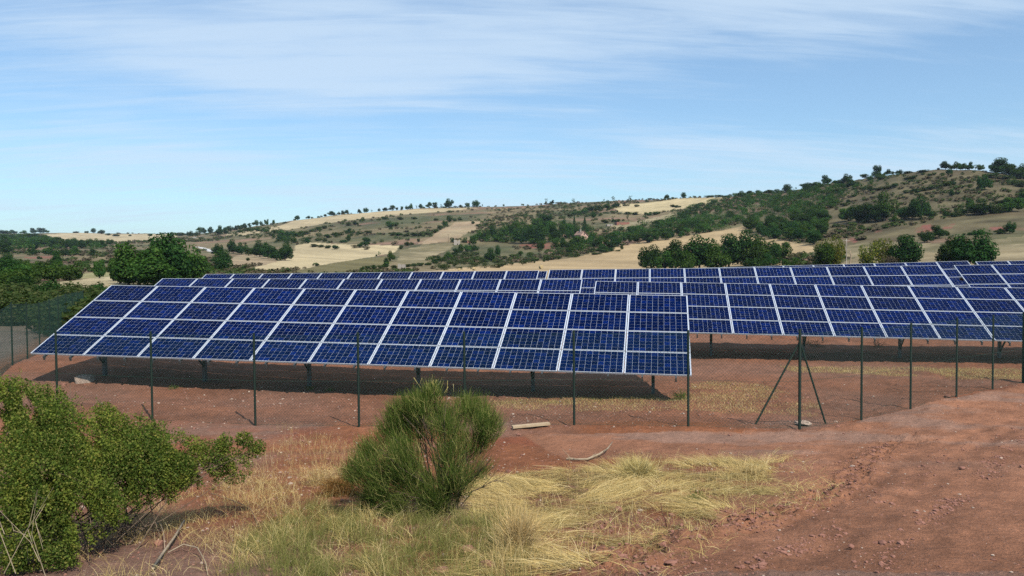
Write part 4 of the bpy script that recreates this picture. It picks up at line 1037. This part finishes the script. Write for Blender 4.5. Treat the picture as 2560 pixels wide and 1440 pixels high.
big_rock('rock', 1100, 1448, 44, 20, M_REDROCK, 'red slab at the bottom edge left of the broad rock', 7)
big_rock('rock', 1553, 1292, 20, 14, M_REDROCK, 'dark red clod on the straw left of the dead twig', 8)
big_rock('rock', 2424, 1184, 20, 8, M_REDROCK, 'small reddish stone on the track at the right', 9)
big_rock('rock', 2150, 1391, 18, 9, M_REDROCK, 'stone lying alone on the lower track', 10)
big_rock('rock', 2016, 1068, 40, 14, M_PALEROCK, 'pale lump of concrete rubble at the foot of the braced corner post', 11)
big_rock('rock', 2380, 998, 16, 9, M_REDROCK, 'dark stone at the foot of the third post right of the corner', 12)
big_rock('rock', 1690, 1425, 34, 10, M_REDROCK, 'grey-red slab in the clods near the bottom edge', 13)

# ---------------------------------------------------------------- near ground: grass
def blades(x, y, h, lean, ang, width, m, name, label, K=4, kind='stuff', curve=1.6, z0=None, flat=.85):
    n = len(x); t = np.linspace(0, 1, K)[None]
    z = H(x, y) if z0 is None else z0
    dirx, diry = np.cos(ang), np.sin(ang)
    hor = (lean*h)[:, None]*t**curve; ver = h[:, None]*np.sqrt(np.clip(1-lean**2*flat, .015, 1))[:, None]*(t-(.35*lean)[:, None]*t**3)
    P = np.stack([x[:, None]+dirx[:, None]*hor, y[:, None]+diry[:, None]*hor, z[:, None]-.01+ver], -1)
    side = np.stack([-diry, dirx, np.zeros(n)], 1)*.6+rng.normal(size=(n, 3))*.5; side /= np.linalg.norm(side, axis=1)[:, None]
    W = width[:, None]*(1-.8*t**1.5)
    V, F = ribbons(P, W, side)
    return obj(name, mesh_from(name, V, F, m), label=label, kind=kind)
def area(poly_px, n, clump=None, thr=.45, seed=0):
    P = wpoly(poly_px); A = np.array(P); lo, hi = A.min(0), A.max(0)
    q = lo+rng.random((n*4, 2))*(hi-lo); k = inpoly(q[:, 0], q[:, 1], P); q = q[k]
    if clump: q = q[fbm(q[:, 0], q[:, 1], clump, 3, seed)+rng.random(len(q))*.18 > thr]
    return q[:n, 0], q[:n, 1]
def locks(poly_px, nc, per, spread, clump, thr, seed):
    cx, cy = area(poly_px, nc, clump, thr, seed); nc = len(cx)
    k = np.repeat(np.arange(nc), per); n = len(k)
    return k, cx[k]+rng.normal(size=n)*spread, cy[k]+rng.normal(size=n)*spread, nc
STRAW_PX = [(1170,1215),(1290,1185),(1560,1166),(1700,1158),(1965,1160),(1915,1215),(1850,1280),(1720,1325),(1640,1380),(1520,1470),(1180,1470),(1230,1300)]
k, x, y, nc = locks(STRAW_PX, 1500, 22, .035, .55, .53, 401); n = len(x)
cx_, cy_ = np.zeros(nc), np.zeros(nc); cx_[k] = x; cy_[k] = y
ca = fbm(cx_, cy_, 1.3, 3, 411)*10.0+rng.normal(size=nc)*.45
hh_ = rng.uniform(.75, 1.25, nc)[k]; ll_ = rng.uniform(.92, .995, nc)[k]
bare_ = wpoly([(1430,1325),(1500,1295),(1600,1282),(1700,1288),(1660,1350),(1480,1358)]); kp = ~inpoly(x, y, bare_)
x, y, k, hh_, ll_ = x[kp], y[kp], k[kp], hh_[kp], ll_[kp]; n = len(x)
blades(x, y, rng.uniform(.18, .46, n)*hh_, np.clip(ll_+rng.normal(size=n)*.03, .7, .998), ca[k]+rng.normal(size=n)*.16, rng.uniform(.002, .005, n), M_STRAW, 'straw', 'flattened yellow straw swirled over the ground beside the track', flat=1.0)
x, y = area(STRAW_PX, 1300, .5, .62, 421); n = len(x)
blades(x, y, rng.uniform(.14, .34, n), rng.uniform(.1, .6, n), rng.uniform(0, 6.28, n), rng.uniform(.002, .004, n), M_STRAW, 'standing_straw', 'upright tufts of dry straw in the flattened patch')
x, y = area([(1170,1200),(1980,1140),(2120,1220),(2100,1260),(1900,1330),(1700,1470),(1180,1470)], 3500, .8, .55, 431); n = len(x)
blades(x, y, rng.uniform(.08, .3, n), rng.uniform(.85, .99, n), rng.uniform(0, 6.28, n), rng.uniform(.002, .004, n), M_STRAW, 'loose_straw', 'thin loose straws thrown over the red soil by the track')
OLIVE_PX = [(540,1480),(590,1390),(680,1310),(780,1275),(900,1300),(1100,1300),(1250,1270),(1310,1330),(1320,1480)]
k, x, y, nc = locks(OLIVE_PX, 620, 30, .045, .5, .47, 441); n = len(x)
ca = rng.uniform(0, 6.28, nc); hh_ = rng.uniform(.7, 1.25, nc)[k]
blades(x, y, rng.uniform(.08, .25, n)*hh_, rng.uniform(.1, .85, n), ca[k]+rng.normal(size=n)*1.0, rng.uniform(.0016, .0032, n), M_OLIVE, 'olive_grass', 'soft olive-green fine grass at the bottom centre of the picture')
k, x, y, nc = locks(OLIVE_PX, 160, 22, .05, .5, .5, 445); n = len(x)
blades(x, y, rng.uniform(.12, .32, n), rng.uniform(.4, .96, n), rng.uniform(0, 6.28, nc)[k]+rng.normal(size=n)*.7, rng.uniform(.0018, .003, n), M_STRAW, 'pale_grass', 'bleached stalks mixed into the olive-green grass')
x, y = area([(1215,1470),(1240,1290),(1300,1290),(1345,1470)], 1000, None, 0, 0); n = len(x)
blades(x, y, rng.uniform(.14, .38, n), rng.uniform(.1, .6, n), rng.uniform(0, 6.28, n), rng.uniform(.0018, .003, n), M_STRAW, 'tall_dry_grass', 'tall pale dry grass stalks at the right edge of the olive grass')
x, y = area([(560,1110),(700,1070),(900,1120),(900,1280),(1250,1290),(780,1290),(640,1300),(560,1250)], 2800, .8, .53, 461); n = len(x)
blades(x, y, rng.uniform(.08, .30, n), rng.uniform(.1, .8, n), rng.uniform(0, 6.28, n), rng.uniform(.0015, .003, n), M_STRAW, 'dry_weeds', 'thin bleached weeds left of the broom bush')
x, y = area([(150,1300),(330,1290),(640,1180),(760,1260),(640,1330),(560,1470),(100,1470)], 4800, .6, .52, 471); n = len(x)
blades(x, y, rng.uniform(.06, .26, n), rng.uniform(.4, .97, n), rng.uniform(0, 6.28, n), rng.uniform(.0015, .003, n), M_STRAW, 'dead_grass', 'tangled dead grass under and right of the leafy bush')
for nm, P, n0, thr, m, hh, lab in (('yellow_turf', [(1180,1015),(1300,1004),(1700,1000),(1740,955),(1900,965),(2060,1010),(2050,1045),(1740,1030),(1300,1030)], 14000, .47, M_STRAW, .10, 'short yellowed grass on the soil at the front array foot'),
                       ('dry_turf', [(1950,918),(2560,925),(2620,955),(2400,950),(2200,940),(1980,930)], 12000, .42, M_STRAW, .11, 'strip of pale dry grass in front of the second row shadow'),
                       ('green_weeds', [(1200,1004),(1720,990),(1720,1010),(1200,1018)], 1600, .5, M_OLIVE, .12, 'low green weeds along the shadow edge of the front array')):
    x, y = area(P, n0, .9, thr, 481); n = len(x)
    blades(x, y, rng.uniform(.4, 1.2, n)*hh, rng.uniform(.1, .9, n), rng.uniform(0, 6.28, n), rng.uniform(.003, .006, n), m, nm, lab, K=3)

# ---------------------------------------------------------------- near bushes
def at(px, py, Y): d = ray(px, py); return d*(Y/d[1])
def briar():
    """leafy bush filling the lower left"""
    global rng; rng = np.random.default_rng(31)
    B = [(40,1060,108,7.8),(120,1045,82,7.9),(130,1110,110,7.5),(60,1200,120,7.2),(190,1180,105,7.3),(250,1110,88,7.8),(330,1110,72,8.0),(400,1125,70,8.1),(330,1190,84,7.6),(450,1150,66,8.2),(520,1150,52,8.4),(585,1165,44,8.5),(640,1120,24,8.6),(610,1100,22,8.6),
         (220,1270,84,7.0),(120,1290,88,6.9),(420,1205,52,7.9),(20,1300,80,6.8),(520,1200,30,8.3),(260,1040,34,8.1),(20,1000,60,7.9),(560,1110,24,8.5),(300,1260,50,7.3),(350,1150,80,7.8),(280,1180,80,7.5),(110,1230,100,7.0),(440,1180,50,8.0),(60,1400,64,6.6),(160,1400,50,6.6),(60,1380,46,6.6),(200,1345,40,6.7)]
    C = np.array([at(x, y, Y) for x, y, r, Y in B]); R = np.array([r*Y/FPX for x, y, r, Y in B])
    base = np.array([at(140, 1470, 7.3), at(60, 1480, 7.1), at(330, 1330, 7.8), at(230, 1400, 7.3)])
    for q in base: q[2] = H1(q[0], q[1])
    root = obj('briar_bush', None, None, tuple(base[0]), 'large leafy green briar bush filling the lower left corner', 'bush'); o = base[0]
    n = 175000; k = rng.choice(len(B), n, p=R**2/np.sum(R**2)); d = rand_ball(n)
    P = C[k]+d*(R[k]*rng.random(n)**.42*1.08)[:, None]*np.array([1, .9, 1])
    tw = fbm(P[:, 0]*1.0+P[:, 1]*.7, P[:, 2], .15, 3, 501); P = P[tw+rng.random(n)*.14 > .465]
    P = P[P[:, 2] > H(P[:, 0], P[:, 1])+.03]
    V, F = leaves(P-o, rng.uniform(.012, .030, len(P)), .6, .3)
    light_clump = (fbm(P[:, 0]+P[:, 1]*.5, P[:, 2]-P[:, 1]*.4, .09, 3, 505)+rng.normal(size=len(P))*.05 > .56).astype(int)  # noise clumps given the lighter leaf colour, shading painted into the bush
    obj('leaves', mesh_from('leaves', V, F, [M_ROSE, M_ROSE2], fmat=light_clump), root, kind='stuff')
    b = MB()
    for i in range(len(B)):
        for _ in range(2):
            s = base[rng.integers(4)]+rng.normal(size=3)*(.12, .12, 0); e = C[i]+rng.normal(size=3)*R[i]*.5
            mid = (s+e)/2+rng.normal(size=3)*.08+np.array([0, 0, .08]); b.tube([s-o, mid-o, e-o], [.006, .004, .002], 5, cap=False)
    obj('stems', b.mesh('stems', M_TWIG), root)
    # new shoots sticking out of the outline
    b = MB(); Q = []
    for _ in range(110):
        i = rng.integers(len(B)); d = rand_ball(1)[0]; d[2] = abs(d[2])+.3; d /= np.linalg.norm(d)
        s = C[i]+d*R[i]*.6; e = C[i]+d*R[i]*rng.uniform(1.15, 1.6); b.tube([s-o, (s+e)/2-o+rng.normal(size=3)*.01, e-o], [.003, .002, .001], 4, cap=False)
        t = rng.random(14)[:, None]; Q.append(s+(e-s)*t+rng.normal(size=(14, 3))*.012)
    obj('shoots', b.mesh('shoots', M_BROOM), root, kind='stuff')
    Q = np.concatenate(Q); V, F = leaves(Q-o, rng.uniform(.01, .022, len(Q)), .6, .3); obj('shoot_leaves', mesh_from('shoot_leaves', V, F, M_ROSE), root, kind='stuff')
briar()
def broom():
    global rng; rng = np.random.default_rng(41)
    base = at(1120, 1300, 9.0); base[2] = H1(base[0], base[1]); o = base
    root = obj('broom_bush', None, None, tuple(base), 'wispy green broom bush standing alone before the fence, half bare on its right', 'bush')
    B = [(905,1175,40,8.9,1),(930,1262,36,8.8,.9),(980,1275,36,8.7,.8),(925,1140,40,9.0,1),(960,1190,50,8.9,1),(985,1095,52,9.1,1),(1005,1040,40,9.2,1),(1050,1010,34,9.3,.9),(1085,985,26,9.3,1),(1060,1025,34,9.2,.8),(1010,1150,55,8.8,1),(1045,1095,40,9.0,.7),
         (1020,1210,55,8.7,1),(950,1230,34,8.8,.9),(1075,1230,50,8.7,.8),(1160,1030,30,9.2,.9),(1190,1045,40,9.1,1),(1220,1065,40,9.0,1),(1205,1100,34,9.0,.8),(1110,1075,40,9.0,.7),(1150,1110,44,8.9,.55),(1185,1140,36,8.9,.4),(1120,1150,46,8.8,.6),(1100,1040,36,9.1,.7),(1135,1060,34,9.1,.55),(1215,1180,26,8.8,.15),(1150,1195,42,8.7,.55),(1190,1185,34,8.8,.4),(1135,1240,42,8.6,.65),(1000,1260,36,8.7,.7),(1090,1270,40,8.6,.6)]
    C = np.array([at(x, y, Y) for x, y, r, Y, w in B]); R = np.array([r*Y/FPX for x, y, r, Y, w in B]); Wt = np.array([w for *_, w in B])
    C[:, 1] += rng.normal(size=len(B))*.14
    # fine green stems
    n = 31000; k = rng.choice(len(B), n, p=R**2*Wt/np.sum(R**2*Wt))
    s = C[k]+rand_ball(n)*(R[k]*rng.random(n)**.5)[:, None]
    outd = s-(base+np.array([0, 0, .1])); outd /= np.linalg.norm(outd, axis=1)[:, None]
    g = outd*.8+np.array([0, 0, .75])+rng.normal(size=(n, 3))*.6; g /= np.linalg.norm(g, axis=1)[:, None]
    ln = rng.uniform(.05, .17, n)[:, None]
    P = np.stack([s-o, s+g*ln*.5-o, s+g*ln+np.array([0, 0, .012])+rng.normal(size=(n, 3))*.008-o], 1)
    keep = P[:, 0, 2]+o[2] > H(s[:, 0], s[:, 1])
    V, F = ribbons(P[keep], np.broadcast_to(np.array([.0030, .0026, .0012]), (keep.sum(), 3)))
    obj('green_stems', mesh_from('green_stems', V, F, M_BROOM), root, kind='stuff')
    # brown woody limbs fanning out, forked
    b = MB()
    for i in range(len(B)):
        for _ in range(3 if Wt[i] > .5 else 5):
            st = base+rng.normal(size=3)*(.07, .07, 0); e = C[i]+rng.normal(size=3)*R[i]*.45
            mid = st*.5+e*.5+np.array([(st[0]-e[0])*.18, 0, (e[2]-st[2])*.12])+rng.normal(size=3)*.03
            b.tube([st-o, mid-o, e-o], [.008, .005, .002], 5, cap=False)
            for _ in range(3):
                t = rng.uniform(.4, .95); p = mid+(e-mid)*t if t > .5 else st+(mid-st)*t*2
                q = p+(e-st)/np.linalg.norm(e-st)*rng.uniform(.1, .25)+rng.normal(size=3)*.06; b.tube([p-o, q-o], [.004, .0018], 4, cap=False)
    obj('woody_limbs', b.mesh('woody_limbs', M_TWIG), root)
    # feathery seed heads on top
    m = 26; sx0 = at(1085, 975, 9.3); P = sx0+rng.normal(size=(m, 3))*(.11, .1, .03)
    T = P+np.stack([rng.normal(size=m)*.05, rng.normal(size=m)*.03, rng.uniform(.05, .14, m)], 1)
    V, F = ribbons(np.stack([P-o, (P+T)/2-o, T-o], 1), np.broadcast_to(np.array([.002, .003, .006]), (m, 3)))
    obj('seed_heads', mesh_from('seed_heads', V, F, M_STRAW), root, kind='stuff')
broom()
def brush(name, cx, cy, w, h, n, m, label, cat, size=(.05, .14), width=.003, Y=None, up=.5, leafy=0):
    g = near_hit(cx, cy); s = g[1]/FPX; o = np.array([g[0], g[1], H1(*g)])
    st = np.stack([rng.normal(size=n)*w*s*.22, rng.normal(size=n)*w*s*.15, rng.random(n)**1.5*h*s*.6], 1)
    d = rng.normal(size=(n, 3))*.7+np.array([0, 0, up]); d[:, :2] += st[:, :2]/(w*s)*3; d /= np.linalg.norm(d, axis=1)[:, None]
    ln = rng.uniform(*size, n)[:, None]
    P = np.stack([st, st+d*ln*.5, st+d*ln+rng.normal(size=(n, 3))*.01], 1)
    V, F = ribbons(P, np.broadcast_to(np.array([width, width*.8, width*.3]), (n, 3)))
    root = obj(name, mesh_from(name, V, F, m), None, tuple(o), label, cat)
    if leafy:
        k = rng.integers(n, size=leafy); L_ = P[k, 1]+rng.normal(size=(leafy, 3))*.01
        V, F = leaves(L_, rng.uniform(.012, .03, leafy), .6, .3); obj('leaves', mesh_from('leaves', V, F, M_ROSE), root, kind='stuff')
brush('dead_bush', 845, 1245, 90, 60, 3200, M_RUST, 'rust-brown withered brush at the left foot of the broom', 'bush', (.04, .13))
brush('dry_bush', 800, 1220, 110, 70, 1500, M_STRAW, 'bleached dry brush just left of the rust-brown brush', 'bush', (.05, .16), .0022)
brush('weed', 1706, 1002, 34, 26, 220, M_BROOM, 'small bright green weed beside the fence post at the array corner', 'plant', (.08, .2), .006, leafy=240)
brush('weed', 430, 975, 24, 12, 60, M_BROOM, 'tiny green weed left at the shadow edge of the front array', 'plant', (.05, .12), .006, leafy=110)
brush('weed', 822, 980, 20, 10, 50, M_BROOM, 'green weed at the shadow edge, right of the middle fence posts', 'plant', (.05, .12), .006, leafy=90)
brush('weed', 772, 977, 16, 10, 40, M_BROOM, 'smaller green weed left of its twin on the shadow edge', 'plant', (.05, .12), .006, leafy=70)
brush('weed', 1745, 1270, 30, 40, 160, M_BROOM, 'green weed growing out of the flattened straw', 'plant', (.06, .14), .004, leafy=120)
for a_, c_, h_, l_ in ((2045, 868, 22, 'dark leafless weed under the right array, left of the twin piles'), (2020, 862, 14, 'small dark weed stalk under the right array near the corner post'), (2195, 868, 16, 'dark weed under the right array beyond the first right-hand fence bay')):
    brush('dry_weed', a_, c_, 30, h_, 130, M_TWIG, l_, 'plant', (.1, .35), .008)
brush('straw_tuft', 1600, 1200, 90, 50, 1500, M_STRAW, 'upright sheaf of yellow straw at the back of the flattened patch', 'grass tuft', (.1, .26), .003, up=1.0)
brush('straw_tuft', 1870, 1195, 90, 34, 1400, M_STRAW, 'matted straw tuft nearest to the track', 'grass tuft', (.1, .24), .003, up=.35)
brush('straw_tuft', 1300, 1400, 60, 110, 900, M_STRAW, 'tall dry grass tuft at the bottom, right of the red rock', 'grass tuft', (.15, .35), .003, up=1.6)
brush('dead_weed', 640, 690, 2, 2, 3, M_TWIG, 'x', 'plant') if False else None

# ---------------------------------------------------------------- sticks and planks
def stick(name, pts, rad, m, label, cat, n=7, sub=()):
    P = []
    for px, py, dz in pts:
        g = near_hit(px, py); P.append([g[0], g[1], H1(*g)+dz])
    P = np.array(P); o = P[0]
    b = MB(); b.tube(P-o, rad, n); r = obj(name, b.mesh(name, m, True), None, tuple(o), label, cat)
    for q in sub:
        b = MB(); Q = np.array([P[q[0]]+(P[q[0]+1]-P[q[0]])*q[1], P[q[0]]+(P[q[0]+1]-P[q[0]])*q[1]+np.array(q[2])*.5+np.array([0, 0, .01]), P[q[0]]+(P[q[0]+1]-P[q[0]])*q[1]+np.array(q[2])])
        b.tube(Q-o, [rad[q[0]]*.5, rad[q[0]]*.35, .002], 5); obj('side_twig', b.mesh('side_twig', m), r)
g0, g1 = near_hit(1281, 1077), near_hit(1374, 1073)
b = MB(); A = np.array([g0[0], g0[1], H1(*g0)+.05]); B_ = np.array([g1[0], g1[1], H1(*g1)+.06]); b.beam(A, B_, .14, .045)
obj('wooden_plank', b.mesh('wooden_plank', M_PLANK), label='pale sawn plank lying on the soil just before the fence', cat='plank')
stick('fallen_branch', [(1418,1148,.02),(1440,1151,.03),(1470,1152,.04),(1500,1146,.06),(1520,1136,.09),(1534,1124,.13)], [.012,.016,.018,.017,.013,.006], M_DEAD, 'bleached fallen branch lying on bare soil beyond the straw', 'branch', sub=[(0, .5, (-.14, .02, .16)), (2, .3, (.1, .1, .05)), (1, .2, (-.2, .05, .02)), (3, .4, (.12, -.05, .08))])
stick('wooden_stick', [(372,1442,.04),(400,1400,.05),(425,1366,.06),(452,1334,.10)], [.012,.012,.011,.009], M_DEAD, 'straight pale stick lying in the dead grass at lower left', 'stick')
stick('curved_twig', [(410,1398,.03),(450,1392,.07),(485,1402,.07),(505,1425,.04),(510,1450,.02)], [.006,.006,.005,.004,.003], M_DEAD, 'thin curved twig arching right of the straight pale stick', 'twig')
stick('curved_twig', [(372,1324,.03),(392,1336,.08),(400,1360,.07),(402,1390,.03)], [.004,.004,.004,.003], M_DEAD, 'thin hooked twig standing above the straight pale stick', 'twig')
stick('curved_twig', [(520,1250,.04),(575,1268,.03),(620,1288,.04),(640,1330,.02)], [.004,.005,.004,.003], M_TWIG, 'dark thin twig sprawled between the leafy bush and the olive grass', 'twig')
def dead_twig():
    g = near_hit(1672, 1328); o = np.array([g[0], g[1], H1(*g)]); Y = g[1]
    r = obj('dead_weed', None, None, tuple(o), 'upright forked dead brown stem standing in the straw', 'dead plant')
    b = MB(); b.tube([(0, 0, -.02), at(1664, 1300, Y)-o, at(1655, 1280, Y)-o, at(1652, 1258, Y)-o], [.009, .008, .006, .004], 6); obj('stem', b.mesh('stem', M_RUSTW), r)
    b = MB(); b.tube([(0.01, 0, 0), at(1676, 1308, Y)-o], [.006, .003], 5); b.tube([at(1660, 1290, Y)-o, at(1668, 1276, Y)-o], [.004, .002], 5); obj('fork', b.mesh('fork', M_RUSTW), r)
M_RUSTW = noisy('reddish dead wood', (.10, .04, .025), (.2, .09, .05), 20, .85, .3)
dead_twig()
def bare_twigs():
    o = at(20, 1440, 6.3); o[2] = H1(o[0], o[1]); r = np.random.default_rng(3); b = MB()
    for k in range(5):
        s = at(r.uniform(-20, 130), r.uniform(1400, 1470), 6.3+r.uniform(-.2, .3)); d = np.array([r.normal()*.25, r.normal()*.15, r.uniform(.2, .75)])
        b.tube([s-o, s+d*.5+r.normal(size=3)*.05-o, s+d-o+r.normal(size=3)*.06], [.003, .0022, .001], 5, cap=False)
        for _ in range(3):
            p = s+d*r.uniform(.3, .9); b.tube([p-o, p+r.normal(size=3)*.11-o], [.0025, .001], 4, cap=False)
    q = obj('bare_brambles', b.mesh('bare_brambles', M_DEAD), None, tuple(o), 'pale leafless bramble twigs at the bottom left corner before the leafy bush', 'bush')
bare_twigs()

# ---------------------------------------------------------------- air
def haze():
    b = MB(); b.box((-4500, -4500, -60), (4500, 4500, 105))
    m = bpy.data.materials.new('haze'); m.use_nodes = True; n, l = m.node_tree.nodes, m.node_tree.links; n.clear()
    o = N(n, 'ShaderNodeOutputMaterial'); v = N(n, 'ShaderNodeVolumePrincipled')
    v.inputs['Color'].default_value = (.72, .84, 1, 1); v.inputs['Density'].default_value = .00008; v.inputs['Anisotropy'].default_value = .2
    l.new(v.outputs[0], o.inputs['Volume'])
    obj('haze', b.mesh('haze', m), label='thin blue summer haze over the valley', kind='stuff')
haze()
